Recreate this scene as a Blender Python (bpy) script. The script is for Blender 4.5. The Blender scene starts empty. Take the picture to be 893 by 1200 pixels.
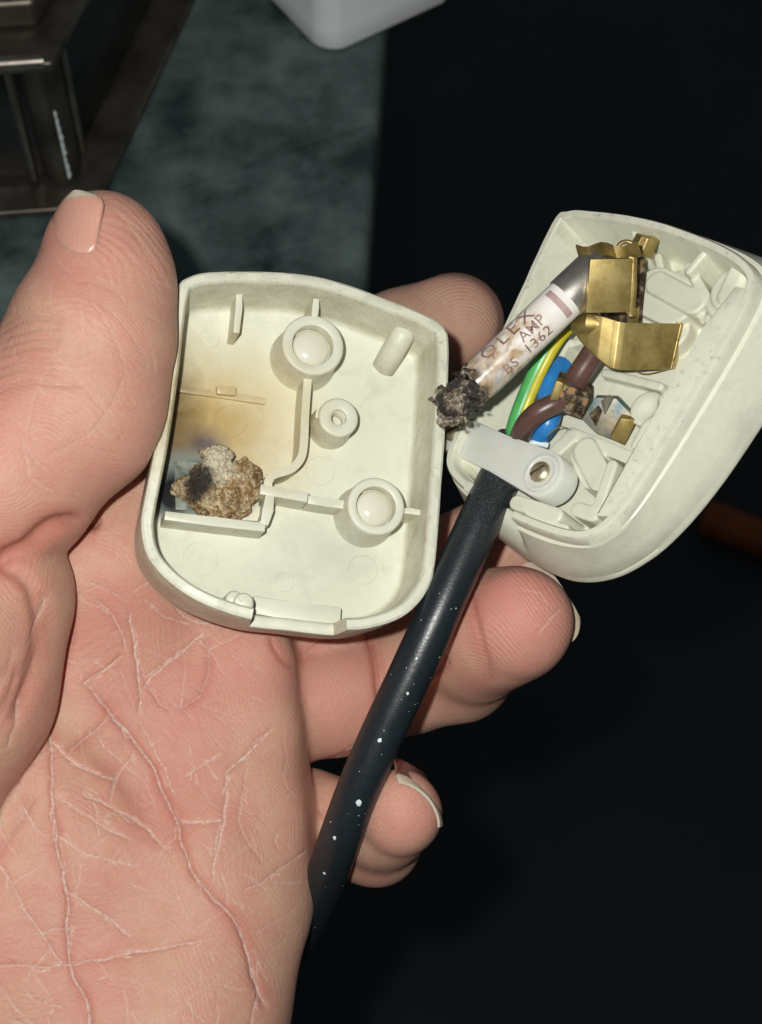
import bpy, bmesh, math, random
import numpy as np
from mathutils import Vector, Matrix, noise as mnoise

random.seed(7); np.random.seed(7)
S = 0.001                                   # shapes are written in millimetres
DIST = 260.0                                # camera to the plane of the plug (mm)
KP = 120.0 / (893.0 * DIST)
TILT = math.radians(33)
RX = Matrix.Rotation(TILT, 4, 'X')
MF = Matrix.Translation((0, 0, 1.10)) @ RX  # hand frame -> world (metres)
sc = bpy.context.scene
COL = sc.collection

# ------------------------------------------------------------------ camera, world, flash, exposure
cd = bpy.data.cameras.new('camera'); cam = bpy.data.objects.new('camera', cd); COL.objects.link(cam)
cam.matrix_world = MF @ Matrix.Translation((0, 0, DIST * S))
cd.sensor_fit = 'HORIZONTAL'; cd.sensor_width = 36; cd.lens = 36 * DIST / 120.0
cd.clip_start = 0.01; cd.clip_end = 50
cd.dof.use_dof = True; cd.dof.focus_distance = 0.264; cd.dof.aperture_fstop = cd.lens / 1.7
sc.camera = cam
w = bpy.data.worlds.new('World'); sc.world = w; w.use_nodes = True
w.node_tree.nodes['Background'].inputs[0].default_value = (0.85, 0.95, 1.0, 1)
w.node_tree.nodes['Background'].inputs[1].default_value = 0.05
ld = bpy.data.lights.new('phone_flash', 'POINT'); lo = bpy.data.objects.new('phone_flash', ld); COL.objects.link(lo)
ld.energy = 3.15; ld.shadow_soft_size = 0.0032; ld.color = (1.0, 0.985, 0.93)
lo.matrix_world = MF @ Matrix.Translation((-0.015, 0.012, 0.262))
sc.view_settings.view_transform = 'Standard'; sc.view_settings.look = 'None'
sc.view_settings.exposure = 0; sc.view_settings.gamma = 1
sc.render.engine = 'CYCLES'; sc.cycles.use_denoising = True
sc.cycles.max_bounces = 8; sc.cycles.sample_clamp_indirect = 4

# ------------------------------------------------------------------ helpers: frames
CAM = Vector((0, 0, DIST))
def ray(px, py): return Vector(((px - 446.5) * KP, (600 - py) * KP, -1))
def at(px, py, z): return CAM + ray(px, py) * (DIST - z)
def mmpx(z): return KP * (DIST - z)
class Frame:
    def __init__(s, o, ez, roll):
        s.o = Vector(o); s.ez = Vector(ez).normalized()
        y = Vector((math.sin(roll), math.cos(roll), 0)); x = y.cross(s.ez).normalized()
        s.ex = x; s.ey = s.ez.cross(x).normalized()
        s.m = Matrix((s.ex, s.ey, s.ez)).transposed().to_4x4(); s.m.translation = s.o
        s.inv = s.m.inverted()
    def uv(s, px, py, w=0.0):
        d = ray(px, py); t = ((s.o + s.ez * w - CAM).dot(s.ez)) / d.dot(s.ez)
        return s.inv @ (CAM + d * t)
    def loc(s, p): return s.inv @ Vector(p)
    def f(s, u, v, w): return s.m @ Vector((u, v, w))
IDF = Frame((0, 0, 0), (0, 0, 1), 0)

def root(name, frame, label, cat, group=None):
    o = bpy.data.objects.new(name, None); COL.objects.link(o)
    m = frame.m.copy(); m.translation = m.translation * S
    o.matrix_world = MF @ m; o.empty_display_size = 0.01
    o['label'] = label; o['category'] = cat
    if group: o['group'] = group
    return o
def tag(o, label, cat=None, group=None, kind=None):
    o['label'] = label
    if cat: o['category'] = cat
    if group: o['group'] = group
    if kind: o['kind'] = kind
    return o

def link(name, me, mat, parent=None, angle=35):
    me.materials.append(mat)
    me.polygons.foreach_set('use_smooth', [True] * len(me.polygons))
    if angle: me.set_sharp_from_angle(angle=math.radians(angle))
    o = bpy.data.objects.new(name, me); COL.objects.link(o)
    if parent: o.parent = parent
    return o
def build(name, verts, faces, mat, parent=None, angle=35, fr=None, scale=S):
    """verts in mm; when fr is given they are in the hand frame and turned into fr's local frame"""
    if fr: verts = [fr.loc(v) for v in verts]
    me = bpy.data.meshes.new(name)
    me.from_pydata([tuple(c * scale for c in v) for v in verts], [], faces); me.validate(); me.update()
    bm = bmesh.new(); bm.from_mesh(me); bmesh.ops.recalc_face_normals(bm, faces=bm.faces); bm.to_mesh(me); bm.free()
    return link(name, me, mat, parent, angle)
def from_bm(name, bm, mat, parent=None, angle=35, scale=S):
    bmesh.ops.recalc_face_normals(bm, faces=bm.faces)
    bmesh.ops.scale(bm, vec=(scale,) * 3, verts=bm.verts)
    me = bpy.data.meshes.new(name); bm.to_mesh(me); bm.free()
    return link(name, me, mat, parent, angle)

def catmull(pts, n, closed=True):
    P = np.array([tuple(p)[:len(pts[0])] for p in pts], float); m = len(P); out = []
    segs = m if closed else m - 1
    for i in range(segs):
        if closed: a, b, c, d = P[(i-1) % m], P[i], P[(i+1) % m], P[(i+2) % m]
        else: a, b, c, d = P[max(i-1, 0)], P[i], P[i+1], P[min(i+2, m-1)]
        for k in range(n):
            t = k / n
            out.append(0.5 * ((2*b) + (-a+c)*t + (2*a-5*b+4*c-d)*t*t + (-a+3*b-3*c+d)*t**3))
    if not closed: out.append(P[-1])
    return np.array(out)
def resample(P, n, closed=True):
    Q = np.vstack([P, P[:1]]) if closed else P
    s = np.r_[0, np.cumsum(np.linalg.norm(np.diff(Q, axis=0), axis=1))]
    t = np.linspace(0, s[-1], n, endpoint=not closed)
    return np.stack([np.interp(t, s, Q[:, i]) for i in range(Q.shape[1])], 1)
def ccw(P):
    a = np.sum(P[:, 0]*np.roll(P[:, 1], -1) - np.roll(P[:, 0], -1)*P[:, 1])
    return P if a > 0 else P[::-1]
def offset(P, d):                            # d>0 goes inwards on a ccw outline
    T = np.roll(P, -1, 0) - np.roll(P, 1, 0); T /= np.linalg.norm(T, axis=1)[:, None] + 1e-9
    return P + np.stack([-T[:, 1], T[:, 0]], 1) * d
def loft(rings, cap0=True, cap1=True):
    n = len(rings[0]); V = [tuple(p) for r in rings for p in r]; F = []
    for j in range(len(rings)-1):
        for i in range(n):
            F.append((j*n+i, j*n+(i+1) % n, (j+1)*n+(i+1) % n, (j+1)*n+i))
    if cap0: F.append(tuple(range(n))[::-1])
    if cap1: F.append(tuple((len(rings)-1)*n + i for i in range(n)))
    return V, F
def ring3(P, w):
    w = np.broadcast_to(w, len(P)); return np.column_stack([P, w])
def tube(path, rad, seg=14, caps=True):
    P = [Vector(p) for p in path]; n = len(P); R = rad if hasattr(rad, '__len__') else [rad]*n
    V = []; F = []; up = None
    for i, p in enumerate(P):
        t = (P[min(i+1, n-1)] - P[max(i-1, 0)]).normalized()
        if up is None: up = t.orthogonal().normalized()
        up = (up - t*up.dot(t)).normalized(); b = t.cross(up)
        for k in range(seg):
            a = 2*math.pi*k/seg; V.append(p + (up*math.cos(a) + b*math.sin(a))*R[i])
    for j in range(n-1):
        for i in range(seg): F.append((j*seg+i, j*seg+(i+1) % seg, (j+1)*seg+(i+1) % seg, (j+1)*seg+i))
    if caps: F.append(tuple(range(seg))[::-1]); F.append(tuple((n-1)*seg+i for i in range(seg)))
    return V, F
def prism(name, outline, w0, w1, mat, parent, bev=0.25, z=None):
    bm = bmesh.new(); P = ccw(np.array([tuple(p)[:2] for p in outline], float))
    top = [bm.verts.new((p[0], p[1], w1)) for p in P]; bot = [bm.verts.new((p[0], p[1], w0)) for p in P]
    n = len(P); ft = bm.faces.new(top); bm.faces.new(bot[::-1])
    for i in range(n): bm.faces.new((top[i], bot[i], bot[(i+1) % n], top[(i+1) % n]))
    if bev: bmesh.ops.bevel(bm, geom=list(ft.edges) + [e for e in bm.edges if abs(e.verts[0].co.z-e.verts[1].co.z) > 1e-4 and n < 9], offset=bev, segments=2, profile=0.6, affect='EDGES')
    return from_bm(name, bm, mat, parent)
def wall(name, path, th, w0, w1, mat, parent, bev=0.22):
    P = np.array([tuple(p)[:2] for p in path], float)
    T = np.gradient(P, axis=0); T /= np.linalg.norm(T, axis=1)[:, None] + 1e-9
    N = np.stack([-T[:, 1], T[:, 0]], 1) * th/2
    return prism(name, np.vstack([P+N, (P-N)[::-1]]), w0, w1, mat, parent, bev)
def circle(c, r, n=40): return [(c[0]+r*math.cos(2*math.pi*i/n), c[1]+r*math.sin(2*math.pi*i/n)) for i in range(n)]
def lathe(c, prof, n=40):
    """prof: (radius, w) pairs about an axis through c along local w"""
    rings = [[(c[0]+r*math.cos(2*math.pi*i/n), c[1]+r*math.sin(2*math.pi*i/n), w) for i in range(n)] for r, w in prof]
    return loft(rings, False, False)
def slab(pts, th):
    """a plate: 3D outline pts (hand frame) thickened away from the camera"""
    P = [Vector(p) for p in pts]; nrm = Vector((0, 0, 0))
    for i in range(len(P)): nrm += P[i].cross(P[(i+1) % len(P)])
    nrm.normalize()
    if nrm.z < 0: nrm = -nrm
    n = len(P); V = P + [p - nrm*th for p in P]
    F = [tuple(range(n)), tuple(range(2*n-1, n-1, -1))] + [(i, n+i, n+(i+1) % n, (i+1) % n) for i in range(n)]
    return V, F
def bevelled(name, V, F, mat, parent, fr, bev=0.2, seg=2):
    bm = bmesh.new(); vs = [bm.verts.new(fr.loc(v)) for v in V]
    for f in F: bm.faces.new([vs[i] for i in f])
    bmesh.ops.recalc_face_normals(bm, faces=bm.faces)
    bmesh.ops.bevel(bm, geom=list(bm.edges), offset=bev, segments=seg, profile=0.6, affect='EDGES')
    return from_bm(name, bm, mat, parent)

# ------------------------------------------------------------------ helpers: signed distance fields -> mesh
def surface_nets(D, org, h):
    nx, ny, nz = D.shape
    cr = np.zeros((nx-1, ny-1, nz-1, 3), np.float32); cnt = np.zeros((nx-1, ny-1, nz-1), np.float32)
    inside = D < 0
    for ax in range(3):
        sl0 = [slice(None)]*3; sl1 = [slice(None)]*3; sl0[ax] = slice(0, -1); sl1[ax] = slice(1, None)
        a, b = D[tuple(sl0)], D[tuple(sl1)]
        idx = np.argwhere(inside[tuple(sl0)] != inside[tuple(sl1)])
        va = a[idx[:, 0], idx[:, 1], idx[:, 2]]; vb = b[idx[:, 0], idx[:, 1], idx[:, 2]]
        P = idx.astype(np.float32); P[:, ax] += va/(va-vb)
        o1, o2 = [k for k in range(3) if k != ax]
        for d1 in (0, -1):
            for d2 in (0, -1):
                c = idx.copy(); c[:, o1] += d1; c[:, o2] += d2
                ok = np.all((c >= 0) & (c < np.array([nx-1, ny-1, nz-1])), 1)
                c = c[ok]; np.add.at(cr, (c[:, 0], c[:, 1], c[:, 2]), P[ok]); np.add.at(cnt, (c[:, 0], c[:, 1], c[:, 2]), 1)
    cells = np.argwhere(cnt > 0); vid = -np.ones(cnt.shape, np.int64)
    vid[cells[:, 0], cells[:, 1], cells[:, 2]] = np.arange(len(cells))
    V = cr[cells[:, 0], cells[:, 1], cells[:, 2]] / cnt[cells[:, 0], cells[:, 1], cells[:, 2]][:, None]
    V = V*h + np.array(org, np.float32); Q = []
    for ax in range(3):
        sl0 = [slice(None)]*3; sl1 = [slice(None)]*3; sl0[ax] = slice(0, -1); sl1[ax] = slice(1, None)
        A, B = inside[tuple(sl0)], inside[tuple(sl1)]
        o1, o2 = [(1, 2), (2, 0), (0, 1)][ax]
        for flip, M in ((False, A & ~B), (True, ~A & B)):
            idx = np.argwhere(M); ok = (idx[:, o1] > 0) & (idx[:, o2] > 0) & (idx[:, o1] < cnt.shape[o1]) & (idx[:, o2] < cnt.shape[o2]); idx = idx[ok]
            q = []
            for d1, d2 in ((-1, -1), (0, -1), (0, 0), (-1, 0)):
                c = idx.copy(); c[:, o1] += d1; c[:, o2] += d2; q.append(vid[c[:, 0], c[:, 1], c[:, 2]])
            q = np.stack(q, 1); Q.append(q[:, ::-1] if flip else q)
    Q = np.vstack(Q); return V, Q[np.all(Q >= 0, 1)]
def laplace(V, Q, it, lam=0.5):
    E = np.vstack([Q[:, [0, 1]], Q[:, [1, 2]], Q[:, [2, 3]], Q[:, [3, 0]]]); E = np.vstack([E, E[:, ::-1]])
    deg = np.bincount(E[:, 0], minlength=len(V)).astype(np.float32)
    for k in range(it):
        A = np.stack([np.bincount(E[:, 0], V[E[:, 1], i], minlength=len(V)) for i in range(3)], 1)/np.maximum(deg, 1)[:, None]
        l = lam if k % 2 == 0 else -lam*1.04
        V = V + l*(A - V)
    return V
def vnormals(V, Q):
    n = np.cross(V[Q[:, 2]]-V[Q[:, 0]], V[Q[:, 3]]-V[Q[:, 1]])
    N = np.stack([sum(np.bincount(Q[:, k], n[:, i], minlength=len(V)) for k in range(4)) for i in range(3)], 1)
    return N/(np.linalg.norm(N, axis=1)[:, None]+1e-9)
def smin(a, b, k):
    if k <= 0: return np.minimum(a, b)
    hh = np.maximum(k-np.abs(a-b), 0)/k
    return np.minimum(a, b) - hh*hh*k*0.25
class Field:
    def __init__(s, lo, hi, h):
        s.lo = np.array(lo, np.float32); s.h = h; s.n = np.ceil((np.array(hi)-np.array(lo))/h).astype(int)+1
        s.ax = [s.lo[i]+h*np.arange(s.n[i], dtype=np.float32) for i in range(3)]
    def new(s): return np.full(s.n, 60.0, np.float32)
    def box(s, lo, hi):
        a = np.clip(np.floor((np.array(lo)-s.lo)/s.h).astype(int), 0, s.n); b = np.clip(np.ceil((np.array(hi)-s.lo)/s.h).astype(int)+1, 0, s.n)
        return tuple(slice(a[i], b[i]) for i in range(3))
    def grid(s, sl): return np.meshgrid(*[s.ax[i][sl[i]] for i in range(3)], indexing='ij', sparse=True)
    def capsule(s, D, a, b, ra, rb, k, pad=9):
        a = np.array(a, float); b = np.array(b, float); r = max(ra, rb)+pad+k
        sl = s.box(np.minimum(a, b)-r, np.maximum(a, b)+r); X, Y, Z = s.grid(sl)
        ab = b-a; L = ab@ab
        t = np.clip(((X-a[0])*ab[0]+(Y-a[1])*ab[1]+(Z-a[2])*ab[2])/L, 0, 1)
        d = np.sqrt((X-a[0]-t*ab[0])**2+(Y-a[1]-t*ab[1])**2+(Z-a[2]-t*ab[2])**2) - (ra+(rb-ra)*t*t*(3-2*t))
        D[sl] = smin(D[sl], d.astype(np.float32), k)
    def ellipsoid(s, D, c, r, k, R=None, pad=7, sub=False):
        c = np.array(c, float); r = np.array(r, float); e = r.max()+pad+k
        sl = s.box(c-e, c+e); X, Y, Z = s.grid(sl); p = [X-c[0], Y-c[1], Z-c[2]]
        if R is not None: p = [p[0]*R[i][0]+p[1]*R[i][1]+p[2]*R[i][2] for i in range(3)]
        k0 = np.sqrt(sum((p[i]/r[i])**2 for i in range(3))); k1 = np.sqrt(sum((p[i]/r[i]**2)**2 for i in range(3)))+1e-6
        d = (k0*(k0-1)/k1).astype(np.float32)
        D[sl] = -smin(-D[sl], d, k) if sub else smin(D[sl], d, k)
def quads_mesh(name, V, Q, scale=S):
    me = bpy.data.meshes.new(name); me.vertices.add(len(V)); me.vertices.foreach_set('co', (V*scale).astype(np.float32).ravel())
    me.loops.add(Q.size); me.loops.foreach_set('vertex_index', Q.astype(np.int32).ravel())
    me.polygons.add(len(Q)); me.polygons.foreach_set('loop_start', np.arange(0, Q.size, 4, dtype=np.int32))
    me.update(calc_edges=True); me.validate(); return me

# ------------------------------------------------------------------ helpers: materials
class N:
    def __init__(s, name):
        s.m = bpy.data.materials.new(name); s.m.use_nodes = True; s.t = s.m.node_tree; s.b = s.t.nodes['Principled BSDF']
    def n(s, typ, **kw):
        o = s.t.nodes.new(typ)
        for k, v in kw.items(): setattr(o, k, v)
        return o
    def l(s, a, b): s.t.links.new(a, b)
    def set(s, sock, v):
        if hasattr(v, 'is_output') or hasattr(v, 'links'): s.l(v, sock)
        else: sock.default_value = v
    def coord(s): return s.n('ShaderNodeTexCoord').outputs['Object']
    def noise(s, scale, detail=4, rough=0.55, vec=None, dist=0.0):
        o = s.n('ShaderNodeTexNoise'); o.inputs['Scale'].default_value = scale; o.inputs['Detail'].default_value = detail
        o.inputs['Roughness'].default_value = rough; o.inputs['Distortion'].default_value = dist
        s.l(vec or s.coord(), o.inputs['Vector']); return o.outputs['Fac']
    def ramp(s, fac, stops):
        o = s.n('ShaderNodeValToRGB'); e = o.color_ramp.elements
        while len(e) < len(stops): e.new(0.5)
        for i, (p, c) in enumerate(stops):
            e[i].position = p; e[i].color = (c, c, c, 1) if not hasattr(c, '__len__') else tuple(c)+(1,)
        s.l(fac, o.inputs[0]); return o.outputs[0]
    def mix(s, fac, a, b, mode='MIX'):
        o = s.n('ShaderNodeMix', data_type='RGBA', blend_type=mode)
        for k, v in ((0, fac), (6, a), (7, b)):
            if hasattr(v, '__len__') and len(v) == 3: v = tuple(v)+(1,)
            s.set(o.inputs[k], v)
        return o.outputs[2]
    def math(s, op, a, b=0.0, c=0.0, clamp=False):
        o = s.n('ShaderNodeMath', operation=op, use_clamp=clamp); s.set(o.inputs[0], a); s.set(o.inputs[1], b); s.set(o.inputs[2], c); return o.outputs[0]
    def bump(s, h, strength=0.3, dist=0.0002, prev=None):
        o = s.n('ShaderNodeBump'); o.inputs['Strength'].default_value = strength; o.inputs['Distance'].default_value = dist
        s.l(h, o.inputs['Height'])
        if prev is not None: s.l(prev, o.inputs['Normal'])
        return o.outputs[0]
    def attr(s, name): return s.n('ShaderNodeAttribute', attribute_name=name).outputs['Fac']
    def sph(s, c, r, stretch=(1, 1, 1)):
        """0 at centre c (mm, object space) .. 1 at radius r"""
        v = s.n('ShaderNodeVectorMath', operation='SUBTRACT'); s.l(s.coord(), v.inputs[0]); v.inputs[1].default_value = [x*S for x in c]
        q = s.n('ShaderNodeVectorMath', operation='MULTIPLY'); s.l(v.outputs[0], q.inputs[0]); q.inputs[1].default_value = stretch
        L = s.n('ShaderNodeVectorMath', operation='LENGTH'); s.l(q.outputs[0], L.inputs[0])
        return s.math('DIVIDE', L.outputs['Value'], r*S)
    def fin(s, color=None, rough=0.5, metal=0.0, normal=None, **kw):
        b = s.b.inputs
        if color is not None: s.set(b['Base Color'], tuple(color)+(1,) if isinstance(color, (tuple, list)) else color)
        s.set(b['Roughness'], rough); s.set(b['Metallic'], metal)
        if normal is not None: s.l(normal, b['Normal'])
        for k, v in kw.items(): s.set(b[k.replace('_', ' ')], v)
        return s.m
def simple(name, c0, c1, rough=0.5, metal=0.0, scale=400, bump=0.15, bscale=2500, **kw):
    m = N(name); col = m.mix(m.ramp(m.noise(scale, 5), [(0.35, 0.0), (0.65, 1.0)]), c0, c1)
    return m.fin(col, rough, metal, m.bump(m.noise(bscale, 3), bump, 0.0001), **kw)

# ================================================================== MATERIALS
def wh(m, fac, thr0, thr1): return m.ramp(fac, [(thr0, 0.0), (thr1, 1.0)])
CV = Frame(at(345, 530, 0), (0.25, 0.22, 0.943), math.radians(6.5))       # the loose cover, opening towards the camera
n_b = Vector((-0.61, 0.40, 0.68))
BS = Frame(at(690, 430, 0), n_b, math.radians(28))                        # the plug base, turned on its side

def plastic(name, stain=False):
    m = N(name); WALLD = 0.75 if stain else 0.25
    base = m.mix(m.noise(60, 3), (0.66, 0.67, 0.54), (0.72, 0.725, 0.615))
    sp = wh(m, m.noise(1500, 2, 0.7), 0.74, 0.80)                         # specks of dirt
    base = m.mix(m.math('MULTIPLY', sp, 0.45), base, (0.12, 0.10, 0.07))
    gr = m.math('MULTIPLY', wh(m, m.noise(130, 6, 0.7, dist=0.6), 0.50, 0.74), 0.34)
    base = m.mix(gr, base, (0.36, 0.36, 0.30))
    rough = m.math('MULTIPLY_ADD', m.noise(300, 4), 0.25, 0.30)
    sx = m.n('ShaderNodeSeparateXYZ'); m.l(m.coord(), sx.inputs[0])                 # nicks and grime along the rim
    rimz = m.ramp(m.math('MULTIPLY_ADD', sx.outputs['Z'], 500.0, 1.0), [(0.35, 0.0), (0.6, 1.0)])
    base = m.mix(m.math('MULTIPLY', rimz, m.math('MULTIPLY', wh(m, m.noise(800, 6, 0.8), 0.56, 0.68), 0.6)), base, (0.16, 0.13, 0.09))
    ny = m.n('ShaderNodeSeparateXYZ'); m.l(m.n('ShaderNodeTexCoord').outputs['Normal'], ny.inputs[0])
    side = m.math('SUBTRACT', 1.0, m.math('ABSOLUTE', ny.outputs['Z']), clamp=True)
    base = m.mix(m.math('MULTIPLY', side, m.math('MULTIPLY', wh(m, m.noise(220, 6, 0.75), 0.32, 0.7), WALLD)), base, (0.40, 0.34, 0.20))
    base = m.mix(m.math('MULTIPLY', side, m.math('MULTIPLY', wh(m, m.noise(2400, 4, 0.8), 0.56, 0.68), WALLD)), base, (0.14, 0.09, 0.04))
    if stain:
        wob = m.noise(190, 5, 0.6, dist=1.0)
        def blob(px, py, w, r, st, lo, hi, col, base, amt, wb=0.5):
            c = CV.uv(px, py, w); d = m.math('ADD', m.sph(c, r, st), m.math('MULTIPLY_ADD', wob, wb, -wb/2))
            f = m.math('MULTIPLY', m.ramp(d, [(lo, 1.0), (hi, 0.0)]), amt); return m.mix(f, base, col)
        base = blob(250, 495, -11.2, 17, (0.8, 0.95, 0.5), 0.10, 1.0, (0.60, 0.46, 0.20), base, 0.95)
        base = blob(238, 505, -11.2, 10, (0.85, 1.0, 0.6), 0.15, 1.0, (0.40, 0.27, 0.10), base, 0.75)
        base = blob(240, 522, -11.2, 4.0, (0.8, 1.0, 0.6), 0.2, 1.0, (0.10, 0.085, 0.10), base, 0.9)
        base = blob(203, 500, -8, 9, (1.4, 0.55, 0.8), 0.2, 1.0, (0.10, 0.055, 0.02), base, 0.9)
        base = blob(225, 572, -11.2, 8.5, (0.62, 1.0, 1.0), 0.55, 0.85, (0.20, 0.24, 0.22), base, 0.92, 0.35)
        base = blob(203, 578, -11, 4.2, (0.8, 0.8, 0.6), 0.35, 0.9, (0.012, 0.012, 0.014), base, 1.0)
        base = blob(232, 560, -11.2, 3.4, (0.8, 1.0, 1.0), 0.2, 1.0, (0.015, 0.013, 0.012), base, 0.9)
        base = blob(405, 640, -11.2, 9, (0.7, 1.0, 1.0), 0.0, 1.0, (0.42, 0.43, 0.37), base, 0.5, 1.0)
    nrm = m.bump(m.noise(3200, 4), 0.10, 0.00012); nrm = m.bump(m.noise(180, 4), 0.25, 0.0006, nrm)
    return m.fin(base, rough, 0, nrm, Specular_IOR_Level=0.45)
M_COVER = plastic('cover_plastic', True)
M_BASE = plastic('base_plastic')
def nylon():
    m = N('nylon'); col = m.mix(m.noise(250, 5), (0.64, 0.66, 0.60), (0.73, 0.745, 0.69))
    return m.fin(col, 0.32, 0, m.bump(m.noise(900, 4), 0.2, 0.0002), Subsurface_Weight=0.5, Subsurface_Radius=(1, 1, 0.9), Subsurface_Scale=0.002)
M_NYLON = nylon()
def brass(name, burnt=0.0):
    m = N(name); sc_ = m.n('ShaderNodeMapping'); m.l(m.coord(), sc_.inputs['Vector']); sc_.inputs['Scale'].default_value = (3, 0.25, 0.6); sc_.inputs['Rotation'].default_value = (0.3, 0.2, 0.7)
    scr = m.noise(2600, 7, 0.8, vec=sc_.outputs[0])
    col = m.mix(wh(m, m.noise(300, 6, 0.65), 0.35, 0.68), (0.62, 0.49, 0.21), (0.36, 0.26, 0.09))
    rough = m.math('MULTIPLY_ADD', scr, 0.30, 0.36); metal = 0.92
    if burnt:
        b = wh(m, m.noise(420, 6, 0.7, dist=0.8), 0.62-burnt*0.35, 0.82-burnt*0.35)
        col = m.mix(b, col, m.ramp(m.noise(700, 5), [(0.40, (0.02, 0.015, 0.012)), (0.52, (0.10, 0.06, 0.03)), (0.60, (0.26, 0.22, 0.18)), (0.68, (0.50, 0.20, 0.03))]))
        rough = m.math('ADD', rough, m.math('MULTIPLY', b, 0.25)); metal = m.math('SUBTRACT', 1.0, m.math('MULTIPLY', b, 0.6))
    return m.fin(col, rough, metal, m.bump(scr, 0.16 + burnt*0.6, 0.00015))
M_BRASS = brass('brass'); M_BRASS_BURNT = brass('burnt_brass', 1.0); M_BRASS_STAIN = brass('tarnished_brass', 0.25)
M_BLUED = simple('blued_steel', (0.12, 0.18, 0.20), (0.40, 0.33, 0.22), 0.55, 0.55, 320, 0.5, 1500)
M_NICKEL = simple('nickel', (0.62, 0.59, 0.54), (0.42, 0.39, 0.34), 0.38, 0.9, 250, 0.2, 1800)
M_SCREW = simple('screw_metal', (0.72, 0.66, 0.48), (0.58, 0.52, 0.36), 0.42, 0.9, 500, 0.2, 1500)
def char(name, tan):
    m = N(name); a = m.noise(420, 7, 0.7, dist=0.5); b = m.noise(1300, 6, 0.75)
    h_ = m.noise(900, 8, 0.8, dist=1.2)
    if tan: c = m.mix(wh(m, a, 0.42, 0.58), m.ramp(h_, [(0.32, (0.05, 0.028, 0.015)), (0.43, (0.30, 0.17, 0.06)), (0.52, (0.66, 0.54, 0.34)), (0.66, (0.76, 0.68, 0.50))]), m.ramp(h_, [(0.36, (0.03, 0.02, 0.012)), (0.48, (0.28, 0.15, 0.05)), (0.60, (0.50, 0.34, 0.15)), (0.70, (0.70, 0.60, 0.42))]))
    else: c = m.mix(wh(m, m.noise(330, 4, 0.6), 0.46, 0.56), m.ramp(h_, [(0.40, (0.008, 0.007, 0.007)), (0.58, (0.05, 0.04, 0.035)), (0.66, (0.22, 0.16, 0.10))]), m.ramp(h_, [(0.36, (0.012, 0.011, 0.011)), (0.45, (0.05, 0.04, 0.034)), (0.51, (0.26, 0.19, 0.11)), (0.56, (0.66, 0.60, 0.48)), (0.61, (0.06, 0.06, 0.065)), (0.72, (0.32, 0.34, 0.35))]))
    c = m.mix(wh(m, b, 0.58, 0.72), c, (0.02, 0.015, 0.012))
    if tan:
        d = m.math('ADD', m.sph(CV.uv(233, 566, -7), 3.6, (1, 0.72, 0.6)), m.math('MULTIPLY_ADD', m.noise(700, 6, 0.7), 1.2, -0.6))
        e_ = m.math('ADD', m.sph(CV.uv(256, 540, -6), 3.6, (0.9, 0.7, 0.5)), m.math('MULTIPLY_ADD', m.noise(800, 6, 0.7), 0.8, -0.4))
        c = m.mix(m.math('MULTIPLY', m.ramp(e_, [(0.5, 1.0), (0.9, 0.0)]), 0.85), c, m.ramp(m.noise(2200, 4), [(0.35, (0.45, 0.36, 0.20)), (0.5, (0.74, 0.68, 0.52))]))
        c = m.mix(m.math('MULTIPLY', m.ramp(d, [(0.45, 1.0), (0.85, 0.0)]), 0.95), c, (0.012, 0.010, 0.010))
    return m.fin(c, m.math('MULTIPLY_ADD', b, 0.7, 0.02), 0, m.bump(b, 0.9, 0.0006), Specular_IOR_Level=0.6)
M_CHAR_TAN = char('melted_residue', True); M_CHAR = char('charred_crust', False)
def ceramic():
    m = N('fuse_ceramic'); t = m.n('ShaderNodeSeparateXYZ'); m.l(m.coord(), t.inputs[0])
    z = m.math('DIVIDE', t.outputs['Z'], 0.031); a = m.noise(300, 6, 0.65, dist=0.8)
    c = m.mix(wh(m, a, 0.46, 0.60), (0.76, 0.72, 0.66), (0.50, 0.33, 0.15))
    soot = m.math('ADD', m.math('MULTIPLY', z, -3.0), m.math('MULTIPLY_ADD', a, 2.4, 0.35), clamp=True)
    c2 = m.ramp(m.noise(230, 5), [(0.38, (0.10, 0.07, 0.05)), (0.48, (0.45, 0.33, 0.20)), (0.58, (0.36, 0.39, 0.43))])
    clean = m.ramp(z, [(0.52, 1.0), (0.70, 0.0)])
    c = m.mix(clean, (0.80, 0.77, 0.73), c); c = m.mix(soot, c, c2)
    return m.fin(c, 0.25, 0, m.bump(m.noise(1500, 3), 0.06, 0.0001))
M_CERAMIC = ceramic()
M_INK = simple('faded_print', (0.17, 0.09, 0.08), (0.34, 0.22, 0.20), 0.5)
M_BAND = simple('purple_band', (0.36, 0.22, 0.22), (0.52, 0.38, 0.37), 0.4)
def pvc():
    m = N('black_pvc'); n1 = m.noise(900, 5, 0.7)
    t = m.n('ShaderNodeSeparateXYZ'); m.l(m.coord(), t.inputs[0])
    dust = m.math('MULTIPLY', wh(m, m.noise(4200, 3, 0.8), 0.5, 0.68), m.math('MULTIPLY_ADD', t.outputs['Y'], 70.0, 0.9, clamp=True))
    c = m.mix(n1, (0.008, 0.013, 0.018), (0.016, 0.023, 0.028)); c = m.mix(m.math('MULTIPLY', dust, 0.30), c, (0.40, 0.40, 0.36))
    return m.fin(c, m.math('MULTIPLY_ADD', n1, 0.22, 0.24), 0, m.bump(m.noise(2600, 4), 0.16, 0.0002))
M_PVC = pvc()
M_PAINT = simple('paint_fleck', (0.72, 0.80, 0.80), (0.6, 0.7, 0.72), 0.5)
M_GREEN = simple('green_insulation', (0.06, 0.36, 0.10), (0.10, 0.44, 0.12), 0.35); M_YELLOW = simple('yellow_insulation', (0.62, 0.55, 0.03), (0.52, 0.45, 0.03), 0.35)
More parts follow.
